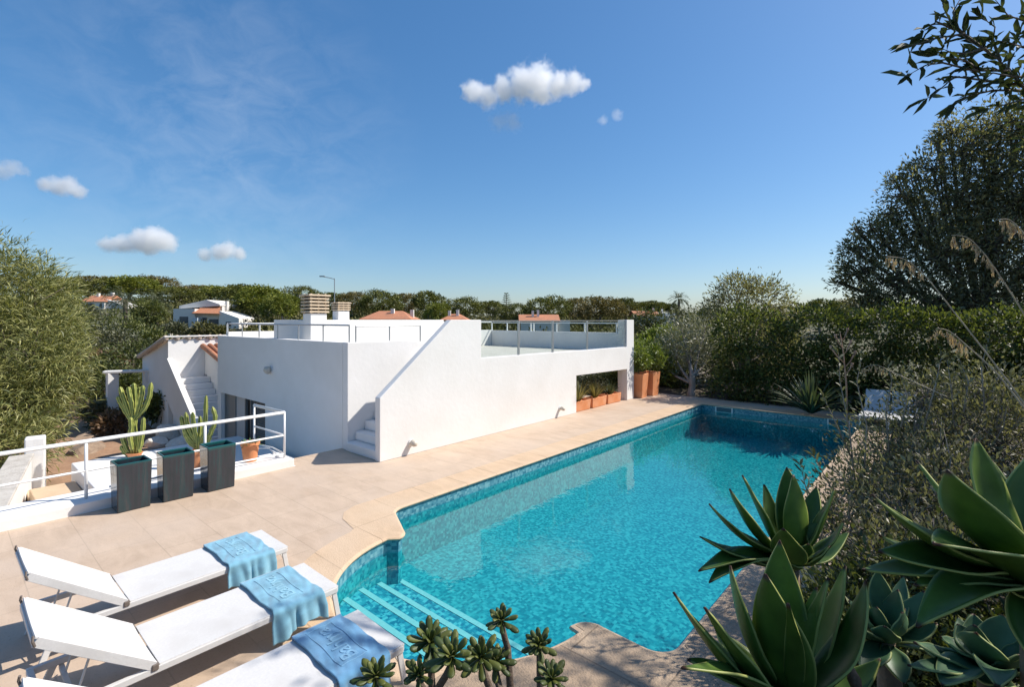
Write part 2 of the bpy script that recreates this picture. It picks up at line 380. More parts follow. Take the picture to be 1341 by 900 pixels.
mb = MB(); n = len(POOL)
mb.add([(p[0], p[1], ZW-.02) for p in POOL]+[(p[0], p[1], -.02) for p in POOL], [(i, (i+1) % n, n+(i+1) % n, n+i) for i in range(n)])
tag(mb.build('pool_tile_band', WALLM), kind='structure')
mb = MB(); mb.add([(p[0], p[1], FL-.02) for p in POOL]+[(p[0], p[1], ZW-.02) for p in POOL], [(i, (i+1) % n, n+(i+1) % n, n+i) for i in range(n)])
tag(mb.build('pool_wall', FLOORM), kind='structure')
tag(MB().tess([offset(POOL, -.004*sgn)], ZW).build('pool_water', WATER), kind='structure')
# roman steps: nested treads below the water, each with a pale nosing strip
PALE = pbr('pale_nosing', (.50, .52, .50), (.58, .60, .57), 20, .6)
def seg(y, r):
    s = math.sqrt(max(0, r*r-(y-CYp)**2)) if y > CYp-r else 0
    if y >= CYp: s = r
    pts = [(CXp+s, y), ]
    a0 = math.degrees(math.atan2(min(0, y-CYp), s)); pts = []
    for i in range(33):
        a = R(a0-(180+2*a0)*i/32); pts.append((CXp+r*math.cos(a), CYp+r*math.sin(a)))
    if y > CYp: pts = [(CXp+r, y)]+pts+[(CXp-r, y)]
    return pts
st = MB(); no = MB()
for y, z in ((4.0, -.62), (3.68, -.53), (3.36, -.44), (3.05, -.36)):
    r = RR-.006
    st.prism(seg(y, r-.001*(4-y)), 2, FL, z)
    s = math.sqrt(r*r-min(0, y-.04-CYp)**2)-.015
    no.box(CXp-s, CXp+s, y-.065, y+.004, z-.015, z+.006)
so_ = tag(st.build('pool_steps', STEPM), kind='structure'); no.build('step_nosing', PALE, so_)
tag(MB().tess([CO, offset(POOL, .0*sgn)], .004).build('pool_coping', COPING), kind='structure')
# rounded nosing along the pool edge + outer riser
mb = MB(); ring = []
for dd, z in ((.05, .0045), (-.010, .004), (-.034, -.006), (-.042, -.022), (-.034, -.040), (.01, -.048)):
    ring.append([(p[0], p[1], z) for p in offset(POOL, dd*sgn)])
for k in range(len(ring)-1):
    mb.add(ring[k]+ring[k+1], [(i, (i+1) % n, n+(i+1) % n, n+i) for i in range(n)])
tag(mb.build('coping_nosing', COPING, smooth=True), kind='structure')
DK = [(-9.4, -4), (-.6, -4), (-.6, 18.1), (-9.3, 18.1), (-9.3, 5.9), (-9.95, 5.9), (-9.95, 4.5), (-9.4, 4.5)]
tag(MB().tess([DK, offset(POOL, .05*sgn)], 0.0).build('deck', DECK), kind='structure')
mb = MB(); mb.box(-9.95, -9.4, 4.4, 5.9, -2, -.004); mb.box(-9.9, -9.45, -4, 4.4, -2, -.02)
tag(mb.build('deck_base', WHITE), kind='structure')
# rough stone ledge round the near right corner of the pool
mb = MB(); pts = [q for q in POOL if q[0] > -3.05 and q[1] < 4.18 and not (q[0] < -2.3 and q[1] > 4.1)]+[(-1.06, 4.18), (-.72, 4.2), (-.72, 2.0), (-3.0, 1.55)]
mb.tess([pts], .008); tag(mb.build('stone_ledge', ROUGH), kind='structure')
tag(MB().tess([[(-1.695, 4.2), (-1.05, 3.7), (-.95, 16.9), (-1.695, 16.9)]], .010).build('side_coping', ROUGH), kind='structure')
# skimmer frames
for a, b, lab in ((-5.75, -5.2, 'white skimmer frame in the far pool wall, below the olive trees'), (-2.6, -2.05, 'white skimmer frame at the right end of the far pool wall')):
    e = empty('pool_skimmer', ((a+b)/2, PF-.01, -.13), lab, 'pool skimmer')
    m_ = MB(); m_.box(a-(a+b)/2, b-(a+b)/2, -.012, .008, .07, .1); m_.box(a-(a+b)/2, b-(a+b)/2, -.012, .008, -.1, -.07)
    m_.box(a-(a+b)/2, a+.04-(a+b)/2, -.012, .008, -.07, .07); m_.box(b-.04-(a+b)/2, b-(a+b)/2, -.012, .008, -.07, .07)
    m_.build('frame', WPAINT, e); MB().box(a+.04-(a+b)/2, b-.04-(a+b)/2, -.004, .006, -.07, .07).build('opening', pbr('skimmer_dark', (.05, .12, .15), None), e)
# ------------------------------------------------------------------ the house
house = empty('white_house', (-12, 9, 0), 'flat-roofed white house with outside stair and roof terrace beside the pool', 'house')
def hpart(mb, name, mat, bevel=0.012, par=None, **k):
    o = mb.build(name, mat, par or house, bevel=bevel, **k)
    if par is None: o.location = (12, -9, 0)
    return o
W = -8.39
prof = [(5.68, -.0), (5.68, 1.26), (7.55, 2.8), (8.51, 2.8), (8.51, 1.885), (15.70, 1.855), (15.70, 2.8), (16.22, 2.8), (16.22, 0), (15.72, 0), (15.72, 1.08), (12.57, 1.12), (12.57, 0)]
hpart(MB().prism(prof, 0, W-.16, W), 'poolside_wall', WHITE)
hpart(MB().box(W-.36, W-.163, 15.71, 16.22, 0, 2.797), 'corner_pillar', WHITE)
mb = MB()
for i in range(9): mb.box(-9.69, W-.163, 5.70+.235*i, 8.2, .19*i+.003*(i > 0), .19*(i+1))
hpart(mb, 'stair', WHITE, .02)
hpart(MB().prism([(5.76, -1.7), (8.0, -1.7), (8.0, 2.23), (7.3, 2.31), (5.76, 2.31)], 0, -9.9, -9.7), 'stair_side_wall', WHITE)
# facade with a wide patio door
mb = MB(); mb.box(-17.3, -17.0, 5.76, 6.0, -1.7, 2.305); mb.box(-17.0, -13.82, 5.76, 6.0, .545, 2.305); mb.box(-13.82, -9.903, 5.76, 6.0, -1.7, 2.305)
hpart(mb, 'facade_wall', WHITE, 0)
MB()
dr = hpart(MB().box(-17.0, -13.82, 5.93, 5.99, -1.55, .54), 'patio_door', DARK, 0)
for a, b, nm, mt in ((-16.98, -16.2, 'shutter', pbr('door_grey', (.20, .205, .20), None, rough=.5)), (-16.15, -15.45, 'shutter', pbr('door_pale', (.46, .47, .48), None, rough=.5)), (-14.78, -13.86, 'louvre', None)):
    if nm == 'shutter': MB().box(a, b, 5.89, 5.925, -1.5, .52).build(nm, mt, dr, bevel=.01)
    else:
        m_ = MB()
        for k in range(34): m_.bar((a, 5.90, -1.45+k*.058), (b, 5.90, -1.45+k*.058), .045, .012, up=(0, -.6, .8))
        m_.build('louvre', pbr('louvre_brown', (.24, .20, .17), None, rough=.6), dr)
m_ = MB()
for x in (-17.0, -16.2, -15.45, -15.05, -14.82, -13.87): m_.box(x, x+.05, 5.86, 5.925, -1.55, .545)
m_.build('door_frame', pbr('door_grey', (.2, .2, .2)), dr)
hpart(MB().box(-12.9, -9.905, 6.003, 8.0, 1.5, 1.7), 'front_roof', WHITE, 0)
mb = MB(); mb.box(-12.9, -8.56, 8.0, 15.85, 1.45, 1.69); mb.box(-15.05, -12.9, 11.2, 15.85, 1.45, 1.69); mb.box(-17.0, -12.9, 6.003, 11.2, 1.45, 1.68)
hpart(mb, 'roof_terrace', pbr('roof_screed', (.56, .52, .45), (.64, .6, .53), 2, .8, .2, 30), 0)
mb = MB(); mb.box(-15.2, -8.755, 15.86, 16.05, 1.2, 2.34); mb.box(-15.2, -15.0, 11.2, 15.855, 1.2, 2.36); mb.box(-17.3, -17.1, 6.003, 11.2, 1.2, 2.42)
hpart(mb, 'roof_parapet', WHITE)
mb = MB(); mb.box(-15.0, -12.7, 6.5, 11.1, 1.3, 2.8); hpart(mb, 'stair_housing', WHITE)
mb = MB(); mb.box(-17.0, -13.2, 15.9, 16.0, -1.6, 1.2); hpart(mb, 'rear_wall', WHITE, 0)
hpart(MB().box(-13.2, -8.76, 8.2, 15.8, -.12, -.01), 'porch_floor', DECK, 0)
hpart(MB().box(-8.8, W-.17, 8.3, 12.5, -.02, 1.45), 'pool_room_wall', WHITE, 0)
# chimneys: white shaft, stacked slab cowl
STONEC = pbr('cowl_stone', (.55, .42, .28), (.62, .5, .36), 8, .8, .2)
def chimney(x, y, z0, z1, wx, wy, slabs, step, ov):
    c = hpart(MB().box(x-wx, x, y-wy/2, y+wy/2, z0, z1), 'chimney', WHITE, .015)
    m_ = MB()
    for i in range(slabs):
        zz = z1+.02+i*step; e = ov*(1.0 if i < slabs-1 else 1.7)
        m_.box(x-wx-e, x+e, y-wy/2-e, y+wy/2+e, zz, zz+step*.52)
    m_.build('chimney_cowl', STONEC, c, bevel=.008)
    MB().box(x-wx+.05, x-.05, y-wy/2+.05, y+wy/2-.05, z1-.01, z1+.02+slabs*step-.03).build('flue', pbr('soot', (.05, .045, .04)), c)
    for dx in (0, 1):
        for dy in (-.5, 0, .5):
            MB().box(x-wx+.01+dx*(wx-.06), x-wx+.05+dx*(wx-.06), y+dy*(wy-.06)-.02, y+dy*(wy-.06)+.02, z1, z1+slabs*step).build('cowl_post', STONEC, c)
chimney(-12.64, 6.66, 1.68, 2.97, .42, .46, 6, .088, .045)
chimney(-13.3, 7.78, 2.79, 3.06, .32, .36, 4, .066, .025)
# roof railings
mb = MB(); mr = .016
xs = [-16.73, -15.63, -14.45, -13.29, -12.13, -10.92, -9.80]
mb.tube([(-16.73, 5.86, 2.68), (-9.80, 5.86, 2.68)], .02)
for x in xs: mb.tube([(x, 5.86, 2.30), (x, 5.86, 2.68)], mr)
hpart(mb, 'roof_railing', GREYMET, 0)
mb = MB(); mb.tube([(-9.8, 6.02, 2.66), (-9.8, 7.8, 2.66)], .018)
for y in (6.02, 6.9, 7.8): mb.tube([(-9.8, y, 2.27), (-9.8, y, 2.66)], mr)
hpart(mb, 'roof_railing', GREYMET, 0)
mb = MB(); mb.tube([(-17.2, 6.0, 2.68), (-17.2, 11.0, 2.68)], .018)
for y in (6.0, 7.0, 8.2, 9.6, 11): mb.tube([(-17.2, y, 2.4), (-17.2, y, 2.68)], mr)
hpart(mb, 'roof_railing', WPAINT, 0)
mb = MB()
mb.box(-15.1, -8.76, 15.94, 15.97, 2.66, 2.70); mb.box(-15.115, -15.085, 11.2, 15.95, 2.68, 2.72)
for x in (-15.1, -14.2, -12.9, -12.75, -11.6, -10.3, -10.2, -8.95): mb.box(x, x+.045, 15.935, 15.975, 2.33, 2.66)
for y in (11.3, 12.2, 13.4, 14.6): mb.box(-15.12, -15.08, y, y+.04, 2.35, 2.68)
hpart(mb, 'terrace_railing', WPAINT, 0)
bal = hpart(MB().box(W-.085, W-.073, 8.53, 15.69, 1.90, 2.76), 'glass_balustrade', GLASS, 0)
mb = MB()
for y in (9.95, 11.45, 13.25, 15.66): mb.box(W-.10, W-.055, y, y+.05, 1.86, 2.785)
mb.box(W-.09, W-.068, 8.53, 15.69, 2.762, 2.785)
mb.build('balustrade_post', GREYMET, bal)
# low pipe handrail and drain bits on the roof
mb = MB(); mb.box(-14.98, -13.2, 12.9, 13.05, 1.695, 1.99); hpart(mb, 'roof_upstand', WHITE)
# wall lamps
def wall_lamp(loc, rz, lab, s=1.0):
    e = empty('wall_lamp', loc, lab, 'wall lamp', rz=rz)
    m_ = MB(); m_.tube([(0, 0, 0), (0, -.025, 0)], .065*s, 14); m_.build('base', WPAINT, e, smooth=False)
    m_ = MB(); m_.tube([(0, -.02, 0), (0, -.06, .01), (0, -.13, -.005), (0, -.17, -.03)], [.03*s, .058*s, .062*s, .03*s], 14)
    m_.build('lamp_shade', pbr('lamp_beige', (.55, .50, .42), None, rough=.4), e, smooth=True)
p = aty(355, 485, 5.755); wall_lamp(p, 0, 'round wall lamp high on the shaded grey facade above the patio door', 1.7)
p = atx(538, 580, W+.004); wall_lamp(p, R(90), 'small white bulkhead lamp low on the sunlit pool wall near the stair', 1.1)
p = atx(733, 535, W+.004); wall_lamp(p, R(90), 'small white bulkhead lamp low on the pool wall near the terracotta troughs', .9)
# ------------------------------------------------------------------ terrace edge: kerb, railing
tag(MB().box(-10.12, -9.4, -5, 4.46, -1.9, .15).build('low_white_wall', WHITE, bevel=.015), 'wide low white wall edging the stone deck under the railing', 'wall')
rl = empty('deck_railing', (-9.6, 1.5, .15), 'white tubular steel railing along the left edge of the deck', 'railing')
def rp(mb, nm): o = mb.build(nm, WPAINT, rl, smooth=True); o.location = (9.6, -1.5, -.15); return o
rp(MB().tube([(-9.6, -5, .96), (-9.6, 4.36, 1.02), (-11.0, 4.36, 1.0)], .03, 10), 'handrail')
rp(MB().tube([(-9.6, -5, .54), (-9.6, 4.36, .58)], .018, 8).tube([(-9.6, 4.36, .58), (-11.0, 4.36, .56)], .018, 8), 'mid_rail')
rp(MB().tube([(-9.6, 1.7, .26), (-9.6, 4.36, .23), (-10.2, 4.40, .23), (-11.0, 4.36, .2)], .016, 8).tube([(-9.7, 4.3, .19), (-10.4, 4.40, .19), (-11.0, 4.3, .1)], .014, 8), 'low_rail')
for x, y, z0, z1 in ((-9.6, 4.36, .14, 1.03), (-9.6, 3.0, .14, 1.0), (-9.6, 1.43, .14, .99), (-9.6, -.3, .14, .98), (-9.6, -2, .14, .97), (-11.0, 4.36, -.5, 1.01)):
    rp(MB().tube([(x, y, z0), (x, y, z1)], .022, 8), 'post')
# glazed planters
GLZ = None
def glazed():
    m, nt = nt_new('teal_glaze')
    b = N(nt, 'ShaderNodeBsdfPrincipled'); b.inputs['Roughness'].default_value = .16; b.inputs['Coat Weight'].default_value = .3
    tc = N(nt, 'ShaderNodeTexCoord'); mp = N(nt, 'ShaderNodeMapping'); mp.inputs['Scale'].default_value = (7, 7, .7); nt.links.new(tc.outputs['Object'], mp.inputs[0])
    oi = N(nt, 'ShaderNodeObjectInfo'); va = N(nt, 'ShaderNodeVectorMath', operation='ADD'); nt.links.new(mp.outputs[0], va.inputs[0]); nt.links.new(oi.outputs['Location'], va.inputs[1])
    n1 = N(nt, 'ShaderNodeTexNoise', i_Scale=1.3, i_Detail=7.0, i_Roughness=.65); nt.links.new(va.outputs[0], n1.inputs[0])
    cr = N(nt, 'ShaderNodeValToRGB'); e = cr.color_ramp.elements
    e[0].position = .3; e[0].color = (.010, .026, .032, 1); e[1].position = .75; e[1].color = (.075, .055, .06, 1); k = e.new(.5); k.color = (.026, .030, .040, 1); k = e.new(.58); k.color = (.015, .042, .05, 1)
    nt.links.new(n1.outputs[0], cr.inputs[0])
    sx = N(nt, 'ShaderNodeSeparateXYZ'); nt.links.new(tc.outputs['Object'], sx.inputs[0])
    f = ramp(nt, sx.outputs[2], (0, 0, 0), (1, 1, 1), .67, .715)
    c = mixc(nt, f.outputs[0], cr.outputs[0], (.010, .085, .085)); nt.links.new(c, b.inputs['Base Color'])
    n2 = N(nt, 'ShaderNodeTexNoise', i_Scale=5.0, i_Detail=4.0); nt.links.new(tc.outputs['Object'], n2.inputs[0])
    bp = N(nt, 'ShaderNodeBump', i_Strength=.25, i_Distance=.03); nt.links.new(n2.outputs[0], bp.inputs['Height']); nt.links.new(bp.outputs[0], b.inputs['Normal'])
    finish(nt, b.outputs[0]); return m
GLZ = glazed()
def open_box(w0, d0, w1, d1, h, t, depth):
    """tapered open planter standing at the origin: w along y, d along x"""
    m_ = MB(); o0 = [(-d0/2, -w0/2), (d0/2, -w0/2), (d0/2, w0/2), (-d0/2, w0/2)]; o1 = [(-d1/2, -w1/2), (d1/2, -w1/2), (d1/2, w1/2), (-d1/2, w1/2)]
    i1 = [(x-math.copysign(t, x), y-math.copysign(t, y)) for x, y in o1]
    vs = [(*p, 0) for p in o0]+[(*p, h) for p in o1]+[(*p, h) for p in i1]+[(*p, h-depth) for p in i1]
    fs = [(3, 2, 1, 0)]
    for k in range(3):
        for i in range(4): j = (i+1) % 4; fs.append((4*k+i, 4*k+j, 4*k+4+j, 4*k+4+i))
    fs.append((12, 13, 14, 15)); m_.add(vs, fs); return m_
for i, (y0, y1, lab) in enumerate(((1.68, 2.09, 'tall teal glazed planter nearest the loungers, in front of the taller cactus'), (2.24, 2.67, 'middle one of three tall teal glazed planters by the railing'), (2.85, 3.27, 'tall dark teal glazed planter closest to the terracotta pot and house'))):
    o = open_box(.40, .34, .43, .39, .71+.012*i, .03, .30).build('glazed_planter', GLZ, bevel=.018, seg=3)
    o.location = (-9.185, (y0+y1)/2, 0); o.rotation_euler.z = R((1.5, -1.2, .6)[i]); tag(o, lab, 'planter', 'tall glazed planters by the railing')
# ------------------------------------------------------------------ terrain
def sstep(a, b, x): t = np.clip((x-a)/(b-a), 0, 1); return t*t*(3-2*t)
def hill(xc, yc):
    """ground height away from the house, in terms of distance ahead of the terrace (yc) and sideways (xc)"""
    xc = np.asarray(xc, float); yc = np.asarray(yc, float)
    s = xc/np.maximum(yc, 1.0)
    far = 2.0+4.4*sstep(.1, -.75, s)-.8*sstep(.3, .9, s)
    h = -1.65+(far+1.65)*sstep(16, 125, yc)**1.2+.5*sstep(25, 46, yc)
    return h-sstep(160, 900, yc)*4
def hz(x, y):
    xc = CC*x+SS*y; yc = -SS*x+CC*y
    return hill(xc, yc)
GROUND = pbr('dry_ground', (.045, .050, .018), (.10, .095, .040), .35, .95, .5, 3, c3=(.15, .12, .07), s3=.10)
gx = np.concatenate([np.linspace(-1500, -120, 24), np.linspace(-110, 110, 90), np.linspace(120, 1500, 24)])
gy = np.concatenate([np.linspace(-60, 0, 8), np.linspace(2, 150, 90), np.linspace(165, 2500, 24)])
XC, YC = np.meshgrid(gx, gy)
WX = CC*XC-SS*YC; WY = SS*XC+CC*YC; WZ = hill(XC, YC)
inside = (WX > -18) & (WX < -.3) & (WY > -6) & (WY < 18.6)
WZ = np.where(inside, -2.6, WZ)
rightb = (WX > -.9) & (WY > -8) & (WY < 30) | ((WX > -9) & (WY > 18) & (WY < 26))
WZ = np.where(rightb & (WX > -9), np.where(WX > 1, .1, -.1), WZ)
WZ = np.where((YC < 3) & ~rightb, np.minimum(WZ, -2.6), WZ)
ny, nx = XC.shape; idx = np.arange(ny*nx).reshape(ny, nx)
F = np.stack([idx[:-1, :-1], idx[:-1, 1:], idx[1:, 1:], idx[1:, :-1]], -1).reshape(-1, 4)
V = np.stack([WX, WY, WZ], -1).reshape(-1, 3)
tag(link('ground', nmesh('ground', V, F, smooth=True), GROUND), kind='structure')
# planted bank on the right of the pool, rising to the camera
EARTH = pbr('bank_earth', (.05, .04, .028), (.11, .085, .06), 6, .95, 1.0, 18, c3=(.07, .065, .03), s3=2)
bx = np.linspace(-.98, 9, 44); by = np.linspace(-3, 18.0, 80); BX, BY = np.meshgrid(bx, by)
rb = np.random.default_rng(5)
def bank_z(x, y): return .03+.55*sstep(-1.0, 1.2, x)+.75*sstep(5.0, 2.6, y)*sstep(-1.0, -.35, x)
BZ = bank_z(BX, BY)+rb.random(BX.shape)*.06*sstep(-.95, -.4, BX)
i2 = np.arange(BX.size).reshape(BX.shape); F2 = np.stack([i2[:-1, :-1], i2[:-1, 1:], i2[1:, 1:], i2[1:, :-1]], -1).reshape(-1, 4)
tag(link('planted_bank', nmesh('bank', np.stack([BX, BY, BZ], -1).reshape(-1, 3), F2, smooth=True), EARTH), kind='structure')
mx_ = np.linspace(-1.5, 4.2, 60); my_ = np.linspace(-2.6, 2.35, 60); XC2, YC2 = np.meshgrid(mx_, my_)
def mound_z(xc, yc): return .02+1.56*sstep(2.3, 1.55, yc+.25*np.abs(np.sin(xc*2.1)))*sstep(-1.5, -.75, xc)-.35*sstep(.2, -.6, yc)
BZ = mound_z(XC2, YC2)+rb.random(XC2.shape)*.04
i2 = np.arange(XC2.size).reshape(XC2.shape); F2 = np.stack([i2[:-1, :-1], i2[:-1, 1:], i2[1:, 1:], i2[1:, :-1]], -1).reshape(-1, 4)
tag(link('near_bank', nmesh('bank2', np.stack([CC*XC2-SS*YC2, SS*XC2+CC*YC2, BZ], -1).reshape(-1, 3), F2, smooth=True), EARTH), kind='structure')
bx = np.linspace(-9.6, 6, 60); by = np.linspace(17.6, 26, 30); BX, BY = np.meshgrid(bx, by); BZ = -.02+.12*sstep(17.9, 19, BY)+rb.random(BX.shape)*.05*sstep(17.8, 18.4, BY)
i2 = np.arange(BX.size).reshape(BX.shape); F2 = np.stack([i2[:-1, :-1], i2[:-1, 1:], i2[1:, 1:], i2[1:, :-1]], -1).reshape(-1, 4)
tag(link('garden_bed', nmesh('bed', np.stack([BX, BY, BZ], -1).reshape(-1, 3), F2, smooth=True), EARTH), kind='structure')
# lower garden
tag(MB().box(-18.6, -10.3, -4, 5.9, -2.4, -1.62).build('lower_terrace', pbr('lower_paving', (.56, .44, .32), (.64, .52, .40), 1.5, .8, .2, 30)), kind='structure')
gx_ = np.linspace(-40, -17.2, 60); gy_ = np.linspace(-6, 16, 50); BX, BY = np.meshgrid(gx_, gy_); BZ = -1.58+rb.random(BX.shape)*.10
i2 = np.arange(BX.size).reshape(BX.shape); F2 = np.stack([i2[:-1, :-1], i2[:-1, 1:], i2[1:, 1:], i2[1:, :-1]], -1).reshape(-1, 4)
tag(link('garden_soil', nmesh('soil', np.stack([BX, BY, BZ], -1).reshape(-1, 3), F2, smooth=True), SOIL), kind='structure')
pb = tag(MB().box(-15.2, -10.123, 2.0, 5.6, -1.61, -.5).build('terrace_platform', WHITE, bevel=.02), 'broad white masonry bench top below the deck railing, behind the planters', 'platform')
e = empty('garden_steps', (-14, 1.5, -1.6), 'sandy tan garden steps between the two low white walls', 'steps')
for i in range(4):
    MB().box(-14.6-i*.75, -10.4-i*.6, 1.25, 1.98, -1.6, -.78-.2*i).build('tread', pbr('tan_step', (.58, .42, .27), (.64, .48, .32), 3, .85, .2), e, bevel=.02).location = (14, -1.5, 1.6)
e = empty('garden_wall', (-14.3, 1.0, -1.6), 'sloping white garden wall with weathered grey cap at far left', 'wall')
a = Vector((-10.4, .30, -.34)); b = Vector((-16.1, 1.25, -.34)); o = Vector((14.3, -1.0, 1.6))
m_ = MB(); m_.bar(a+o-Vector((0, 0, .65)), b+o-Vector((0, 0, .65)), .34, 1.24); m_.build('wall_body', WHITE, e, bevel=.02)
m_ = MB(); m_.bar(a+o, b+o, .42, .055); m_.build('wall_cap', pbr('weathered_cap', (.42, .38, .33), (.60, .56, .50), 5, .9, .5), e, bevel=.015)
m_ = MB(); m_.box(-.22, .16, -.1, .26, 0, 1.62); p = m_.build('end_post', WHITE, e, bevel=.03); p.location = Vector((-16.3, 1.42, -1.6))+o; p.rotation_euler.z = R(-8)
# far gate pillar with lintel
e = empty('garden_gate', (0, 0, 0), 'small white masonry garden gate frame behind the taller cactus', 'gate')
p = at(147, 562, -1.6); q = p+Vector((.75, .55, 0)); e.location = p
m_ = MB(); m_.box(-.18, .18, -.18, .18, 0, 2.25); m_.build('pillar', WHITE, e, bevel=.02)
m_ = MB(); m_.box(-.16, .16, -.16, .16, 0, 2.25); x = m_.build('pillar', WHITE, e, bevel=.02); x.location = (.5, 1.1, 0)
m_ = MB(); m_.bar((-.1, -.25, 2.3), (.58, 1.25, 2.3), .40, .1); m_.build('lintel', WHITE, e, bevel=.02)
# stick fence at the back of the garden
FW = pbr('fence_wood', (.46, .32, .20), (.60, .45, .30), 8, .9, .4, 30)
e = empty('stick_fence', (0, 0, 0), 'rustic pale stick fence at the back of the brown garden', 'fence')
A = at(78, 548, -1.55); B = at(142, 546, -1.55); e.location = A; L = B-A
m_ = MB(); m_.bar((0, 0, .1), L+Vector((0, 0, .1)), .06, .06); m_.build('bottom_rail', FW, e)
m_ = MB(); m_.bar((0, 0, .92), L+Vector((0, 0, .92)), .09, .07); m_.build('top_rail', FW, e)
rf = random.Random(3)
for k in range(9):
    q = L*(k/8); m_ = MB(); m_.tube([q, q+Vector((0, 0, .95))], .05, 6); m_.build('post', FW, e)
for k in range(22):
    t = rf.random(); q = L*t; m_ = MB(); d = rf.uniform(-.5, .5)
    q2 = L*min(1, max(0, t+d/ L.length)); m_.tube([q+Vector((0, 0, .1)), q2+Vector((0, 0, .9))], .028, 5); m_.build('stick', FW, e)
# rocks and rough white walling
def rock(name, p, s, seed, mat, lab, cat='rock', group=None):
    bm = bmesh.new(); bmesh.ops.create_icosphere(bm, subdivisions=3, radius=1)
    rg = random.Random(seed); ds = [Vector((rg.gauss(0, 1), rg.gauss(0, 1), rg.gauss(0, 1))).normalized() for _ in range(14)]; cs = [rg.uniform(.55, .95) for _ in ds]
    for v in bm.verts:
        for d, c_ in zip(ds, cs):
            k = v.co.dot(d)
            if k > c_: v.co -= d*(k-c_)
        v.co *= 1+rg.uniform(-.02, .02)
    me = bpy.data.meshes.new(name); bm.to_mesh(me); bm.free()
    o = link(name, me, mat); o.location = p; o.scale = s; o.rotation_euler.z = rg.random()*6
    return tag(o, lab, cat, group)
WROCK = pbr('whitewashed_rock', (.62, .56, .48), (.76, .72, .66), 4, .9, .6, 12)
BROCK = pbr('brown_rock', (.20, .14, .10), (.34, .25, .18), 4, .9, .7, 12)
for i, (px, py, z, s, lab) in enumerate(((222, 572, -1.4, (.75, .5, .55), 'jagged whitewashed rock at the foot of the outbuilding plants'), (206, 580, -1.45, (.4, .4, .3), 'low pale rock left of the jagged whitewashed rock'), (235, 586, -1.4, (.45, .35, .5), 'square pale rock right of the jagged whitewashed rock'))):
    rock('garden_rock', at(px, py, z), s, i+4, WROCK, lab)
for i, (px, py, s, lab) in enumerate(((122, 572, (1.5, .35, .22), 'long dark stone slab lying across the brown garden soil'), (112, 590, (.8, .5, .3), 'dark brown boulder near the top of the tan steps'), (170, 600, (1.2, .4, .28), 'brown boulder half hidden below the taller cactus'))):
    rock('garden_boulder', at(px, py, -1.5), s, i+20, BROCK, lab)
# ------------------------------------------------------------------ outbuilding with stair
ob = empty('white_outbuilding', (-23, 7, -1.6), 'white outbuilding with a tiled roof edge and narrow outside stair', 'outbuilding')
def op(mb, nm, mat, **k): o = mb.build(nm, mat, ob, **k); o.location = (23, -7, 1.6); return o
op(MB().prism([(-25.6, -1.7), (-22, -1.7), (-22, 2.06), (-25.6, 1.22)], 1, 5.64, 10.5), 'wall', WHITE)
op(MB().prism([(-22, -.2), (-22, 1.36), (-19.26, -.45), (-17.6, -1.6), (-19.8, -1.62)], 1, 5.60, 5.78), 'stair_parapet', WHITE, bevel=.01)
mb = MB()
for i in range(11): mb.box(-22+.0, -18.45-.29*i, 5.785, 6.85, -1.6+.2*i+.002*(i > 0), -1.4+.2*i)
op(mb, 'stair', WHITE, bevel=.012)
op(MB().prism([(-21.99, -1.6), (-18.6, -1.6), (-18.6, .75), (-21.99, 1.62)], 1, 6.86, 7.1), 'side_wall', WHITE)
x0 = aty(268, 500, 6.85); wv = op(MB().box(x0.x-.22, x0.x+.22, 6.84, 6.87, x0.z-.35, x0.z+.3), 'wall_vent', pbr('vent_grey', (.35, .35, .35), None))
mb = MB()
for i in range(14):
    y = 5.55+i*.37; mb.tube([(-21.93, y, 2.13), (-23.7, y, 1.71), (-25.75, y, 1.25)], [.10, .10, .10], 8)
op(mb, 'roof_tiles', pbr('pale_roof_tile', (.46, .36, .27), (.62, .50, .40), 5, .9, .4), smooth=True)
mb = MB(); mb.box(-22.05, -21.9, 5.5, 10.6, 2.15, 2.2); op(mb, 'roof_edge', WHITE)
mb = MB()
for i in range(5):
    y = 6.80+i*.24; mb.tube([(-22.0, y, 1.78), (-20.3, y, 1.34), (-18.4, y, .84)], .10, 8)
op(mb, 'stair_roof_tiles', ROOFT, smooth=True)
# ------------------------------------------------------------------ far houses
HW = pbr('far_white', (.74, .70, .64), (.78, .75, .70), .6, .8)
WIN = pbr('far_window', (.07, .09, .11), None, rough=.2)
def frame_of(px, d):
    p = atd(px, 419, d); u = c2w(1, 0); v = c2w(0, 1); return p, u, v
def far_house(nm, px, py, d, lab, build, rz=0, sc=1.0):
    p = atd(px, py, d); e = empty(nm, p, lab, 'house', None, math.asin(SS)+R(rz)); build(e, 654/d); e.scale = (sc, sc, sc); return e
def hbox(e, nm, mat, x0, x1, y0, y1, z0, z1): return MB().box(x0, x1, y0, y1, z0, z1).build(nm, mat, e)
def gable(e, x0, x1, y0, y1, z0, zr, ov=.3, mat=None, nm='roof'):
    ym = (y0+y1)/2
    return MB().prism([(y0-ov, z0), (y1+ov, z0), (ym, zr)], 0, x0-ov, x1+ov).build(nm, mat or ROOFT, e)
def hip(e, x0, x1, y0, y1, z0, zr, ins=2.0, mat=None):
    m_ = MB(); ym = (y0+y1)/2
    m_.add([(x0, y0, z0), (x1, y0, z0), (x1, y1, z0), (x0, y1, z0), (x0+ins, ym, zr), (x1-ins, ym, zr)], [(3, 2, 1, 0), (0, 1, 5, 4), (1, 2, 5), (2, 3, 4, 5), (3, 0, 4)])
    return m_.build('roof', mat or ROOFT, e)
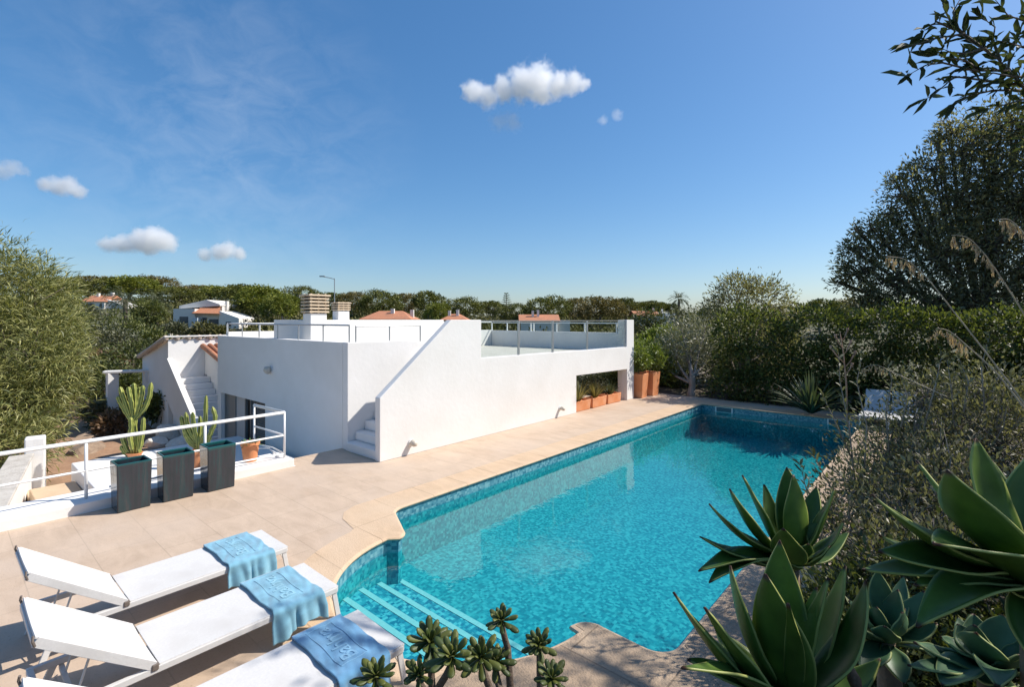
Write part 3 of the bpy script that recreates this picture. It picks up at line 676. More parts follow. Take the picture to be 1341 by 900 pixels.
def b1(e, k):
    hbox(e, 'wall', HW, -2.9, 1.2, 0, 5, -2, 1.25); r = gable(e, -2.9, 1.2, 0, 5, 1.25, 2.5)
    hbox(r, 'chimney', HW, -1.8, -1.4, 1.9, 2.3, 1.6, 2.9); hbox(r, 'chimney', HW, .5, 1.0, 2.2, 2.7, 1.6, 3.0)
    MB().prism([(1.21, -2), (5.2, -2), (5.2, .3), (1.21, 1.7)], 1, .4, 4.5).build('wing', HW, e)
    m_ = MB(); m_.prism([(.75*math.cos(R(a)), .15+.85*math.sin(R(a))) for a in range(0, 181, 15)]+[(-.75, -1.9), (.75, -1.9)], 1, -.04, .1); x = m_.build('archway', WIN, e); x.location = (-1.2, 0, 0)
    hbox(e, 'window', WIN, .3, .8, -.03, .1, .1, .8)
far_house('far_villa', 128, 404, 92, 'far white villa with terracotta roof, two chimneys and an arch', b1)
def b2(e, k):
    hbox(e, 'wall', HW, -3.9, -.6, 0, 6, -2.5, 1.7); hbox(e, 'wall', HW, -.59, 3.1, .6, 6, -2.5, .9); hbox(e, 'wall', HW, -.58, 2.3, 2.3, 6, .9, 2.16)
    MB().prism([(-4.0, 1.75), (2.4, 2.2), (2.4, 2.45), (.3, 3.15), (-4.0, 2.2)], 1, 1.5, 6.5).build('upper_storey', HW, e)
    m_ = MB(); m_.add([(-.8, -.4, 1.05), (3.4, -.4, .95), (2.1, 2.2, 2.15), (-.5, 2.2, 2.25), (-.8, -.4, .95), (3.4, -.4, .85), (2.1, 2.2, 2.05), (-.5, 2.2, 2.15)], [(0, 1, 2, 3), (7, 6, 5, 4), (0, 4, 5, 1), (1, 5, 6, 2), (2, 6, 7, 3), (3, 7, 4, 0)]); m_.build('roof', ROOFT, e)
    MB().prism([(3.11, -2.5), (6.2, -2.5), (6.2, .25), (3.2, 1.35)], 1, 0, 5).build('wing', HW, e)
    hbox(e, 'window', WIN, -2.9, -1.6, -.05, .1, -.9, .5); hbox(e, 'window', WIN, 1.3, 2.7, .55, .7, -.8, .1); hbox(e, 'door', WIN, .3, .9, .55, .7, -1.6, .35)
    hbox(e, 'awning', pbr('pale_blue_awning', (.5, .58, .66), None), -.5, .25, -.7, .55, -1.4, .3); hbox(e, 'chimney', HW, 2.3, 2.7, 3, 3.5, 1.5, 3.0)
    hbox(e, 'window', WIN, 4.2, 5.0, -.04, .1, -1, -.3)
far_house('hillside_villa', 260, 419, 66, 'angular white hillside villa with dark windows, left of the pines', b2, 0, .86)
def b3(e, k):
    hbox(e, 'wall', HW, -2.6, 2.6, 0, 5, -3, .15); r = hip(e, -3.0, 3.0, -.4, 5.4, .15, 1.15, 1.6); hbox(r, 'chimney', HW, .2, .6, 1.5, 1.9, .5, 1.4); hbox(r, 'chimney', HW, 2.3, 2.7, 2.4, 2.8, .3, 1.3)
far_house('tiled_house', 505, 420, 57, 'low house with a broad hipped terracotta roof behind the chimneys', b3)
def b4(e, k):
    hbox(e, 'wall', HW, -1.5, 1.5, 0, 4, -3, .1); r = hip(e, -1.8, 1.9, -.3, 4.3, .1, .9, 1.3); hbox(r, 'chimney', HW, -.9, -.55, 1.2, 1.6, .3, 1.35); hbox(r, 'chimney', HW, .2, .55, 1.2, 1.6, .3, 1.45)
far_house('small_tiled_house', 594, 420, 66, 'small tiled house with two white chimneys left of the stair wall top', b4)
def b5(e, k):
    hbox(e, 'wall', HW, -2.3, 2.4, 0, 5, -3, .1); r = gable(e, -2.3, 2.4, 0, 5, .1, 1.0); hbox(r, 'chimney', HW, -.9, -.6, 1.5, 1.9, .5, 1.5); hbox(r, 'chimney', HW, -.2, .1, 1.5, 1.9, .5, 1.6)
    hbox(e, 'wall', HW, 2.41, 4.0, .4, 4.6, -3, .25)
far_house('tiled_bungalow', 706, 422, 64, 'tiled bungalow glimpsed over the glass balustrade of the terrace', b5)
def b6(e, k):
    hbox(e, 'wall', HW, -3.4, 3.0, 0, 5, -3, .2); r = gable(e, -3.4, .2, 0, 5, .2, 1.0); hbox(r, 'chimney', HW, -.2, .2, 2, 2.4, .4, 1.5); hbox(e, 'parapet', HW, .6, 3.2, .2, 4, .2, .6); hbox(r, 'chimney', HW, 1.2, 1.5, 2, 2.3, .3, 1.3)
far_house('white_roofed_house', 861, 415, 82, 'distant pale house with pinkish roof right of the terrace pillar', b6)
p = atd(197, 453, 40); e = tag(MB().box(-1.7, 1.7, -.15, .15, -2, .95).build('boundary_wall', pbr('pale_render', (.60, .52, .46), (.68, .60, .54), .8, .9)), 'pale pinkish boundary wall among shrubs above the outbuilding', 'wall'); e.location = p; e.rotation_euler.z = math.asin(SS)
# street lamp
p = atd(438, 420, 42); e = empty('street_lamp', p, 'slim grey street lamp rising behind the two chimneys', 'street lamp', None, math.asin(SS))
MB().tube([(0, 0, -3), (0, 0, 3.55)], .04, 8).build('pole', GREYMET, e); MB().tube([(0, 0, 3.5), (-.5, 0, 3.62), (-1.05, 0, 3.72)], .03, 6).build('arm', GREYMET, e); MB().box(-1.25, -.8, -.09, .09, 3.68, 3.78).build('lamp_head', GREYMET, e, bevel=.02)
# ------------------------------------------------------------------ vegetation: far pines
PINE_L = leafmat('pine_leaf', (.052, .068, .016), (.215, .215, .045), .12, .7)
PINE_Y = leafmat('pine_leaf_yellow', (.085, .115, .018), (.28, .29, .045), .15, .7)
PINE_B = leafmat('pine_leaf_brown', (.080, .070, .022), (.27, .215, .065), .12, .7)
def make_pine(seed, label, leaf, rx=3.6, h=8.0, cz=5.7, rz=2.1, nb=16, ncl=1100, L=.36, W=.17):
    rng = np.random.default_rng(seed); random.seed(seed)
    e = empty('pine_tree', (0, 0, 0), label, 'pine tree', 'pines on the far hillside')
    bl = dome(0, 0, cz, rx, rx, rz, nb, rng, .42)
    sub = [b for b in bl if b[2] < cz+.7][:7]
    branch_mb((0, 0, -.5), (rng.normal()*.4, rng.normal()*.4, cz-1.3), sub, .2, rng, .18, 6, 1).build('trunk', GREYBARK, e, smooth=True)
    P, D, C, d = crown_points(bl, ncl, 11, rng, .72, .13, .7, .45)
    zt = P[:, 2].max(); P[:, 2] *= h/zt
    link('crown', leaf_mesh('pine_crown', P, D, L, W, rng), leaf, e)
    return e
protos = []
for k, (lf, rx, cz, rz, nb) in enumerate(((PINE_L, 3.5, 4.7, 3.0, 20), (PINE_Y, 3.2, 4.5, 3.1, 19), (PINE_L, 3.9, 4.4, 3.3, 24), (PINE_B, 3.6, 4.5, 3.2, 21), (PINE_L, 3.0, 5.2, 2.4, 14))):
    protos.append([make_pine(40+k, 'x', lf, rx, 8.0, cz, rz, nb), False, rx])
def place_pine(k, px, ytop, d, wpx, label, hmin=None):
    pr = protos[k]
    o = pr[0] if not pr[1] else copy_tree(pr[0])
    pr[1] = True
    q = c2w((px-PX0)/FOC*d, d); g = float(hz(q.x, q.y)); zt = EYE+(PY0-ytop)*d/FOC
    h = max(zt-g, hmin or 3.0); s = (wpx*d/FOC)/(2*pr[2]*.92)
    o.location = (q.x, q.y, zt-h); o.scale = (s, s, h/8.0); o.rotation_euler.z = random.Random(px*3+k).uniform(0, 6.28)
    o['label'] = label; return o
PL = [
 (2, 78, 362, 118, 62, 'dark pine on the skyline just above the left bushy willow-leaved shrub'),
 (3, 118, 361, 125, 58, 'brownish pine on the ridge straight above the arched far villa'),
 (0, 155, 363, 112, 50, 'dark ridge pine right of the pine above the arched villa'),
 (1, 172, 362, 105, 56, 'yellow-green round pine at the highest point of the left ridge'),
 (3, 203, 361, 120, 46, 'thin-topped brownish pine at the right end of the highest left ridge'),
 (2, 232, 375, 98, 56, 'dark pine behind the left end of the angular white villa'),
 (3, 262, 373, 122, 46, 'olive-brown pine on the skyline above the angular white villa'),
 (1, 292, 374, 108, 46, 'bright yellow-green pine on the skyline right of the angular villa'),
 (0, 318, 372, 90, 48, 'dark flat-topped pine right of the angular white villa'),
 (1, 345, 374, 74, 62, 'large yellow-green pine with forked pale trunk behind the roof railing'),
 (2, 310, 392, 72, 44, 'low dark pine beside the right wing of the angular white villa'),
 (2, 392, 373, 96, 44, 'tall dark pine rising directly behind the big chimney'),
 (1, 370, 384, 66, 40, 'light green pine between the roof railing and the big chimney'),
 (0, 428, 383, 104, 52, 'dark pine seen between the two chimneys'),
 (3, 462, 382, 92, 40, 'olive pine just right of the street lamp'),
 (2, 497, 378, 84, 54, 'dark green domed pine above the left of the hipped roof house'),
 (3, 528, 384, 95, 40, 'rust tinged pine above the right end of the hipped roof'),
 (0, 560, 381, 88, 44, 'round dark pine right of the hipped roof house'),
 (1, 575, 396, 70, 30, 'small light green pine left of the small house with twin chimneys'),
 (2, 607, 388, 92, 52, 'broad dark pine behind the small house with twin chimneys'),
 (0, 645, 394, 100, 44, 'pine under the spiky conifer, above the stair wall top'),
 (2, 672, 396, 84, 40, 'low round pine right of the spiky conifer'),
 (2, 716, 386, 80, 60, 'big perfectly rounded dark pine behind the tiled bungalow'),
 (3, 752, 390, 92, 40, 'brownish pine right of the big rounded pine'),
 (3, 786, 388, 84, 54, 'wide rusty-green pine behind the right half of the glass balustrade'),
 (0, 820, 390, 88, 40, 'dark pine directly behind the white corner pillar'),
 (4, 850, 394, 100, 36, 'flat-topped distant pine above the pale pinkish-roofed house'),
 (4, 872, 396, 104, 28, 'small distant pine at the right end of the pinkish-roofed house'),
 (0, 1075, 392, 70, 70, 'far dark pine on the low rise beyond the hedge'),
 (3, 1120, 390, 74, 60, 'far brownish pine beyond the hedge beside the large olive crown'),
]
for t in PL: place_pine(*t)
# spiky conifer
p = atd(663, 420, 90); e = empty('spiky_conifer', (p.x, p.y, 1), 'lone spiky conifer tip standing above the pines over the terrace', 'conifer')
rng = np.random.default_rng(9); MB().tube([(0, 0, -1), (0, 0, 6.6)], [.18, .04], 6).build('trunk', BARK, e)
P = []; D = []
for i in range(9):
    z = 3.4+i*.38
    for j in range(7):
        a = j*2*math.pi/7+i*.4; r = (1.35-.13*i)*(.8+.4*rng.random())
        for q in range(10): P.append((math.cos(a)*r*q/10, math.sin(a)*r*q/10, z+.1*q/10)); D.append((math.cos(a)+rng.normal()*.5, math.sin(a)+rng.normal()*.5, .4+rng.normal()*.3))
link('crown', leaf_mesh('conifer_crown', np.array(P), np.array(D), .26, .10, rng), PINE_L, e)
# palms
PALM = leafmat('palm_leaf', (.05, .065, .03), (.14, .15, .075), .2, .5)
def make_palm(label, h=3.2, fl=2.3, nf=34, seed=3, th=.22):
    rng = np.random.default_rng(seed); e = empty('palm_tree', (0, 0, 0), label, 'palm')
    MB().tube([(0, 0, -1), (0, 0, h*.5), (.05, 0, h)], [th*1.2, th, th*1.15], 8).build('trunk', BARK, e, smooth=True)
    P = []; D = []
    for i in range(nf):
        a = rng.random()*6.283; el = R(rng.uniform(-25, 80)); L = fl*rng.uniform(.8, 1.1)
        pos = np.array([0, 0, h]); dirv = np.array([math.cos(a)*math.cos(el), math.sin(a)*math.cos(el), math.sin(el)])
        side = np.array([-math.sin(a), math.cos(a), 0])
        for q in range(26):
            pos = pos+dirv*L/26; dirv = dirv+np.array([0, 0, -.055]); dirv /= np.linalg.norm(dirv)
            if q > 3:
                for s in (-1, 1): P.append(pos); D.append(side*s+dirv*.75+np.array([0, 0, .12]))
    lm = leaf_mesh('palm_fronds', np.array(P), np.array(D), fl*.2, .05, rng, 'blade', .1, .2)
    link('crown', lm, PALM, e); return e
def put(o, px, py, d, s=1.0, zg=None):
    p = atd(px, py, d); o.location = p; o.scale = (s, s, s); return o
pm = make_palm('feathery date palm left of the angular white hillside villa'); put(pm, 164, 428, 58, 1.0); tag(pm, group='palms on the far hillside')
pc = copy_tree(pm); put(pc, 205, 424, 60, .85); pc['label'] = 'small yellowish palm close to the left wall of the angular villa'; pc.rotation_euler.z = 2
pc = copy_tree(pm); put(pc, 889, 413, 75, .75); pc['label'] = 'dark palm on the skyline right of the pinkish-roofed house'; pc.rotation_euler.z = 1
# hillside scrub: one mass nobody could count
SCRUB = leafmat('scrub_leaf', (.050, .058, .016), (.21, .19, .065), .15, .7)
def scrub():
    rng = np.random.default_rng(77); P = []; D = []; 
    n = 1500; xs = rng.uniform(-1.15, .55, n); ds = 26+114*rng.random(n)**1.15
    for i in range(n):
        d = ds[i]; s = xs[i]
        if d < 34 and s > -.05: continue
        q = c2w(s*d, d)
        if -19 < q.x < -5 and q.y < 22: continue
        if (-.69 < s < -.53 and 46 < d < 72) or (-.87 < s < -.74 and 60 < d < 98): continue
        g = float(hz(q.x, q.y)); r = rng.uniform(.7, 1.9)*(.8+d/160)
        m = 130; dd = unit(rng.normal(size=(m, 3))); dd[:, 2] = np.abs(dd[:, 2]); rr = r*(.55+.5*rng.random((m, 1)))
        P.append(np.array([q.x, q.y, g-.2])+dd*rr*np.array([1.2, 1.2, .85])); D.append(dd+rng.normal(size=(m, 3))*.4+np.array([0, 0, .5]))
    P = np.concatenate(P); D = np.concatenate(D)
    return leaf_mesh('scrub', P, D, .42, .22, rng)
tag(link('hillside_scrub', scrub(), SCRUB), kind='stuff')
# generic leafy shrub / tree
def shrub(nm, cat, label, loc, blobs, leaf, ncl, per, L, W, seed, shape='quad', bark=BARK, trunk=None, spread=.12, shell=.6, outward=.8, up=.25, group=None, sub=2, r0=.04, crown='foliage', stem='stems', bend=.15, flat=0.0, twig=0):
    rng = np.random.default_rng(seed); random.seed(seed); e = empty(nm, loc, label, cat, group)
    base, top = trunk or ((0, 0, -.1), (0, 0, max(.1, min(b[2] for b in blobs)*.6)))
    bm_ = branch_mb(base, top, blobs, r0, rng, .05, 6, sub)
    P, D, C, d = crown_points(blobs, ncl, per, rng, shell, spread, outward, up)
    if twig:
        B = np.array(blobs)[:, :3]
        for i in range(0, len(C), twig):
            c = C[i]; b = B[np.argmin(((B-c)**2).sum(1))]; m_ = (b+c)/2+rng.normal(size=3)*.04
            bm_.tube([b, m_, c], [r0*.22, r0*.15, r0*.07], 4, False)
    bm_.build(stem, bark, e, smooth=True)
    link(crown, leaf_mesh(nm+'_leaves', P, D, L, W, rng, shape, .3, bend, flat=flat), leaf, e)
    return e
LW = leafmat('willowy_leaf', (.075, .095, .024), (.37, .355, .125), .25, .5)
LM = leafmat('mixed_green_leaf', (.050, .068, .018), (.19, .20, .06), .22, .55)
LG = leafmat('grey_green_leaf', (.075, .085, .05), (.19, .19, .12), .2, .55)
LD = leafmat('dark_leaf', (.032, .048, .014), (.140, .155, .050), .26, .5)
LO = leafmat('olive_leaf', (.080, .080, .040), (.32, .295, .18), .38, .6)
LY = leafmat('bright_leaf', (.09, .13, .025), (.24, .28, .06), .3, .5)
LRED = leafmat('reddish_leaf', (.14, .09, .05), (.26, .16, .10), .2, .6)
def blobs_px(origin, lst):
    """lst of (px,py,depth,radius px, squash)"""
    out = []
    for t in lst:
        p = atd(t[0], t[1], t[2])-Vector(origin); r = t[3]*t[2]/FOC; out.append((p.x, p.y, p.z, r, r, r*(t[4] if len(t) > 4 else 1)))
    return out
# big willow-leaved bush at the left
o = atd(20, 640, 15.5); o.z = -1.65
bl = blobs_px(o, [(0, 400, 15, 62), (40, 400, 15.5, 44), (66, 430, 15, 34), (10, 460, 14, 62), (58, 470, 14, 42), (76, 500, 15, 28), (18, 530, 13.5, 52), (34, 535, 14.5, 30), (-40, 450, 14, 80), (-60, 540, 13, 80), (20, 580, 13.5, 40), (30, 565, 14, 26), (28, 372, 15.2, 36), (55, 390, 15, 34), (-30, 375, 15, 60), (50, 430, 14.5, 40), (10, 590, 12.5, 44)])
shrub('willow_leaved_bush', 'bush', 'huge sunlit bush with long narrow yellow-green leaves at the left edge', o, bl, LW, 3900, 15, .25, .025, 11, 'blade', spread=.2, shell=.55, up=.15, bend=.35, r0=.12, crown='foliage', stem='branches', outward=.5)
# mid-distance shrubs on the left slope
MIDS = [
 (120, 455, 27, 40, LG, 'feathery grey-green shrub right behind the willow-leaved bush', 31),
 (112, 425, 36, 28, LG, 'pale brushy shrub below the arched far villa', 36),
 (155, 440, 34, 34, LM, 'rounded green shrub under the date palm', 32),
 (168, 486, 24, 40, LD, 'dark dense shrub left of the outbuilding gable', 33),
 (145, 510, 22, 34, LD, 'very dark shrub behind the white garden gate', 34),
 (135, 480, 25, 26, LRED, 'reddish flowering shrub in front of the dark slope shrubs', 35),
 (205, 455, 30, 26, LM, 'shrub against the left of the outbuilding roof edge', 37),
 (226, 438, 44, 15, LG, 'pale dry shrub right of the pinkish boundary wall', 38),
 (262, 441, 44, 17, SCRUB, 'yellowish scrub bush below the angular white villa', 39),
 (290, 440, 40, 13, SCRUB, 'yellowish scrub bush left of the roof railing corner', 40),
 (190, 412, 52, 20, LM, 'round clipped green bush between the two hillside palms', 41),
 (175, 462, 29, 22, LG, 'grey shrub just below the pinkish boundary wall', 42),
]
for px, py, d, r, lf, lab, sd in MIDS:
    p = atd(px, py, d); rr = r*d/FOC; rng = np.random.default_rng(sd)
    bl = dome(0, 0, 0, rr*1.1, rr*1.1, rr, 9, rng, .5); zb = -rr*1.6
    shrub('slope_shrub', 'shrub', lab, p, bl, lf, 420, 12, .17*(d/25)**.7, .07*(d/25)**.7, sd, trunk=((0, 0, zb), (0, 0, -rr*.3)), spread=.16, shell=.55, group='shrubs on the left slope', crown='foliage')
# shrubs beside the outbuilding
for px, py, d, r, lf, lab, sd in ((226, 528, 19.5, 24, LM, 'dark glossy oleander-like shrub against the outbuilding wall', 51), (207, 535, 19.8, 22, LD, 'dark shrub between the taller cactus and the outbuilding', 52), (128, 545, 20, 22, LG, 'grey-leaved low shrub in front of the stick fence', 53), (150, 555, 19, 20, LRED, 'dry reddish low bush on the brown garden soil', 54)):
    p = atd(px, py, d); rr = r*d/FOC; rng = np.random.default_rng(sd); bl = dome(0, 0, 0, rr, rr, rr, 6, rng, .5)
    shrub('garden_shrub', 'shrub', lab, p, bl, lf, 150, 9, .2, .075, sd, 'quad', trunk=((0, 0, -1.4-p.z if p.z > -.8 else -.6), (0, 0, -rr*.4)), spread=.2, group='shrubs in the lower garden', r0=.025)
# ------------------------------------------------------------------ garden beyond the pool and on the right
o = Vector((-8.7, 18.4, 0))
for px, py, d, r, lf, lab, sd in (
  (850, 480, 20.5, 30, LY, 'bright yellow-green shrub right of the white corner pillar, behind the terracotta pots', 61),
  (868, 452, 24, 26, LY, 'sunlit clipped green shrub behind the shrub by the corner pillar', 62),
  (875, 500, 20, 26, LM, 'mid green shrub between the terracotta pots and the small olive tree', 63),
  (848, 428, 30, 24, LD, 'dark clipped hedge bush behind the white corner pillar', 64),
  (895, 425, 34, 26, LG, 'grey-green shrub on the skyline behind the small olive tree', 65),
  (925, 420, 30, 24, LM, 'green shrub between small olive and taller bushy olive', 66),
  (785, 505, 21, 28, LG, 'grassy grey shrub seen through the opening in the pool wall', 67),
  (812, 500, 20.5, 24, LM, 'green shrub seen through the opening at its right end', 68)):
    p = atd(px, py, d); rr = r*d/FOC; rng = np.random.default_rng(sd); bl = dome(0, 0, 0, rr, rr, rr*1.1, 8, rng, .5)
    shrub('garden_shrub', 'shrub', lab, p, bl, lf, 420, 10, .16, .055, sd, 'quad', trunk=((0, 0, -p.z), (0, 0, -rr*.3)), spread=.18, shell=.5, group='shrubs round the pool garden', r0=.03)
# small olive tree
OL = leafmat('olive_tree_leaf', (.15, .155, .105), (.36, .35, .26), .2, .45)
p = at(905, 519, 0); bl = blobs_px(p, [(905, 455, 20, 30, .9), (880, 462, 20, 24), (930, 462, 20, 24), (895, 440, 20.5, 24), (920, 443, 19.6, 24), (940, 475, 20, 18), (868, 475, 20.3, 16), (905, 475, 19.5, 22)])
shrub('olive_tree', 'tree', 'small silvery olive tree with forked trunk at the far end of the pool', p, bl, OL, 800, 12, .14, .035, 71, bark=GREYBARK, trunk=((0, 0, -.1), (.05, 0, .75)), r0=.14, spread=.2, shell=.4, crown='crown', stem='trunk', outward=.5)
# bushy taller olive
p = at(968, 521, 0); bl = blobs_px(p, [(970, 405, 22, 40), (945, 420, 22, 30), (1000, 400, 22, 34), (965, 385, 22, 24), (985, 440, 21, 44), (950, 460, 21, 34), (1020, 425, 22, 30), (1000, 470, 21, 40), (960, 490, 20.5, 30), (935, 490, 20.5, 22)])
shrub('bushy_olive', 'tree', 'taller bushy dark olive standing between the small olive and the hedge', p, bl, LO, 1700, 13, .15, .05, 72, bark=BARK, trunk=((0, 0, -.1), (0, 0, 1.0)), r0=.14, spread=.16, shell=.6, crown='crown', stem='trunk')
# tall clipped hedge behind the pool end and along the right
bl = []
rg = np.random.default_rng(4)
for i in range(34):
    x = -5.9+i*.31; bl.append((x, 18.9+rg.normal()*.15, 2.2+.22*math.sin(i*.9)+.12*math.sin(i*2.3)+rg.normal()*.10, .62, .7, .78)); bl.append((x+.1, 18.75+rg.normal()*.1, 1.2+rg.normal()*.15, .65, .7, .75)); bl.append((x, 18.6, .4, .62, .7, .6))
hedge = shrub('tall_hedge', 'hedge', 'tall dark green hedge closing the far right end of the pool', (0, 0, 0), bl, leafmat('hedge_leaf', (.036, .054, .014), (.175, .195, .055), .34, .5), 8200, 12, .12, .062, 73, trunk=((-2, 19, 0), (-2, 19, .6)), spread=.16, shell=.72, sub=0, r0=.03)
bl = []
for i in range(26):
    y = 18.3-i*.42; bl.append((4.6+rg.normal()*.2, y, 2.1+rg.normal()*.15, .9, .7, .9)); bl.append((4.3, y, .9, .9, .7, .9))
shrub('side_hedge', 'hedge', 'deep shaded hedge running behind the grey shrub under the large olive crown', (0, 0, 0), bl, LD, 4600, 11, .14, .07, 74, trunk=((5, 12, 0), (5, 12, .6)), spread=.18, shell=.72, sub=0, r0=.03)
# big wild olive on the right
p = atd(1285, 560, 18.5); p.z = .0
lst = [(1255, 262, 18, 40), (1302, 232, 17.8, 42), (1205, 302, 18, 34), (1158, 318, 18.4, 26), (1128, 352, 18.6, 24), (1186, 256, 18.2, 25), (1222, 222, 18.2, 24), (1262, 196, 18, 28), (1298, 174, 18, 30),
       (1334, 172, 17.8, 36), (1338, 262, 17, 42), (1228, 338, 17.5, 38), (1298, 322, 17, 42), (1166, 372, 18, 32), (1218, 404, 17.5, 38), (1286, 400, 17, 44), (1350, 350, 16.8, 50), (1140, 300, 18.6, 17), (1116, 328, 18.6, 14),
       (1152, 408, 18.2, 24), (1380, 250, 17, 60), (1400, 370, 17, 60), (1420, 160, 17.5, 60), (1340, 430, 16.8, 42), (1480, 280, 17, 70), (1136, 386, 18.6, 19), (1270, 300, 19.8, 46), (1166, 280, 18.6, 17), (1244, 170, 18.4, 15), (1200, 226, 18.6, 15), (1108, 352, 18.8, 13), (1122, 300, 18.8, 8), (1172, 236, 18.7, 10), (1100, 372, 18.9, 9), (1228, 186, 18.6, 9)]
bl = blobs_px(p, lst)
shrub('wild_olive_tree', 'tree', 'large dark wild olive tree rising on the right with loose leafy outline', p, bl, LO, 4700, 14, .165, .054, 75, bark=BARK, trunk=((0, 0, -.2), (-.1, 0, 3.0)), r0=.2, spread=.33, shell=.35, crown='crown', stem='trunk', sub=2, outward=.6, twig=4)
# near tree whose branch reaches in at the top right; most of its crown stands outside the frame and shades the bank
p = c2w(5.0, 2.2, .6)
def cw(x, y, z): q = c2w(x, y); return (q.x-p.x, q.y-p.y, z-p.z)
bl = [(*cw(5.0, 2.5, 5.2), 1.5, 1.5, 1.2), (*cw(4.6, 1.3, 4.9), 1.3, 1.3, 1.0), (*cw(6.4, 2.4, 6.0), 1.5, 1.5, 1.2), (*cw(6.2, 1.2, 5.4), 1.5, 1.5, 1.2), (*cw(4.5, .1, 5.6), 1.2, 1.2, 1), (*cw(7.1, 5.6, 5.5), 1.15, 1.15, .9), (*cw(6.5, 5.0, 6.1), .8, .8, .6), (*cw(5.1, 5.1, 7.05), .6, .6, .45), (*cw(5.9, 2.6, 4.0), 1.1, 1.1, .9)]
NL = leafmat('near_tree_leaf', (.022, .034, .014), (.070, .085, .032), .28, .65)
near = shrub('overhanging_tree', 'tree', 'near tree whose dark leafy branch hangs into the top right corner', p, bl, NL, 620, 12, .12, .045, 76, trunk=((0, 0, -.6), (.1, .1, 2.2)), r0=.16, spread=.2, shell=.35, crown='crown', stem='trunk')
def spray(name, paths, leaf, bark, parent, L, W, step, rng, r0=.012, shape='leaf5', jit=.5, up=.1):
    mb = MB(); P = []; D = []
    for pth in paths:
        pts = [Vector(q)-Vector(parent.location) for q in pth]; n_ = len(pts)
        mb.tube(pts, [r0*(1-.85*i/(n_-1)) for i in range(n_)], 6)
        k = 0
        for a, b in zip(pts[:-1], pts[1:]):
            ln = (b-a).length; d = (b-a).normalized(); m = max(1, int(ln/step))
            for i in range(m):
                k += 1; q = a.lerp(b, (i+.5)/m); s = d.orthogonal().normalized(); s.rotate(Matrix.Rotation(k*2.4+rng.normal()*.4, 3, d))
                v = d*.9+s*(.75+rng.normal()*.25)+Vector((rng.normal()*jit*.4, rng.normal()*jit*.4, up+rng.normal()*jit*.3)); P.append(q); D.append(v)
        for j in range(4): P.append(pts[-1]); D.append((pts[-1]-pts[-2]).normalized()+Vector(rng.normal(size=3)*.45))
    mb.build('branch', bark, parent, smooth=True)
    link('spray_leaves', leaf_mesh(name, np.array([tuple(x) for x in P]), np.array([tuple(x) for x in D]), L, W, rng, shape, .35, .12), leaf, parent)
rng = np.random.default_rng(81); paths = []
def pp(*l): return [atd(*t) for t in l]
main = pp((1400, 160, 3.1), (1341, 115, 3.05), (1305, 75, 3.0), (1272, 55, 3.0), (1250, 38, 3.0)); paths.append(main)
for l in (((1300, 72, 3.), (1262, 44, 3.), (1225, 50, 2.95), (1200, 58, 2.9), (1188, 60, 2.9)), ((1318, 92, 3.02), (1275, 92, 2.95), (1235, 82, 2.9), (1212, 85, 2.9), (1186, 100, 2.88)),
          ((1330, 110, 3.05), (1290, 105, 3.0), (1250, 100, 2.95), (1225, 122, 2.9), (1215, 128, 2.9)), ((1335, 118, 3.1), (1300, 118, 3.05), (1270, 125, 3.), (1250, 135, 3.)),
          ((1270, 52, 3.), (1245, 28, 3.05), (1235, 8, 3.05), (1240, -25, 3.1)), ((1255, 40, 3.), (1248, 15, 3.), (1262, -10, 3.)), ((1400, 45, 3.2), (1345, 28, 3.1), (1320, 20, 3.1), (1300, -5, 3.1)),
          ((1390, 60, 3.1), (1341, 62, 3.05), (1320, 55, 3.), (1300, 52, 3.)), ((1310, 80, 3.), (1300, 52, 3.05), (1303, 35, 3.05), (1285, 22, 3.05)), ((1380, 140, 3.1), (1340, 130, 3.), (1312, 138, 2.95), (1295, 143, 2.95)),
          ((1290, 62, 3.), (1265, 70, 2.95), (1245, 68, 2.95), (1235, 64, 2.9)), ((1341, 115, 3.05), (1320, 88, 3.1), (1322, 65, 3.15), (1335, 45, 3.15)), ((1280, 90, 2.97), (1262, 78, 2.9), (1242, 76, 2.9), (1228, 72, 2.9)), ((1250, 38, 3.), (1226, 28, 3.), (1210, 40, 2.95)),
          ((1360, 100, 3.0), (1325, 100, 2.9), (1300, 95, 2.9), (1285, 108, 2.9))): paths.append(pp(*l))
tr = cw(4.9, 2.6, 3.9); paths.append([Vector(tr)+p, Vector(main[0])])
spray('overhang', paths, NL, BARK, near, .105, .030, .031, rng, .0085)
# strap-leaved plant with a dry flower stalk
STRAP = leafmat('strap_leaf', (.045, .065, .035), (.13, .15, .085), .2, .4)
def straps(nm, cat, label, loc, n_, L, w_, leaf, seed, el=(35, 85), group=None, bend=.045):
    rng = np.random.default_rng(seed); e = empty(nm, loc, label, cat, group); V = []; F = []; rnd = []
    for i in range(n_):
        a = rng.random()*6.283; el_ = R(rng.uniform(*el)); l = L*rng.uniform(.7, 1.1); pos = Vector((math.cos(a)*.05, math.sin(a)*.05, 0)); d = Vector((math.cos(a)*math.cos(el_), math.sin(a)*math.cos(el_), math.sin(el_)))
        s = Vector((-math.sin(a), math.cos(a), 0)); k0 = len(V); r_ = rng.random(); m = 9
        for q in range(m):
            t = q/(m-1); ww = w_*(.8+.5*math.sin(t*2.6))*(1-t**3)+.001; up_ = s.cross(d)
            V += [pos-s*ww+up_*ww*.4, pos, pos+s*ww+up_*ww*.4]; rnd += [r_]*3
            pos = pos+d*l/m; d = (d+Vector((0, 0, -bend*(1+t*2)))).normalized()
        for q in range(m-1):
            for j in (0, 1): F.append((k0+q*3+j, k0+q*3+j+1, k0+q*3+4+j, k0+q*3+3+j))
    link('leaves', nmesh(nm, np.array([tuple(v) for v in V]), np.array(F), {'rnd': np.array(rnd)}, True), leaf, e); return e
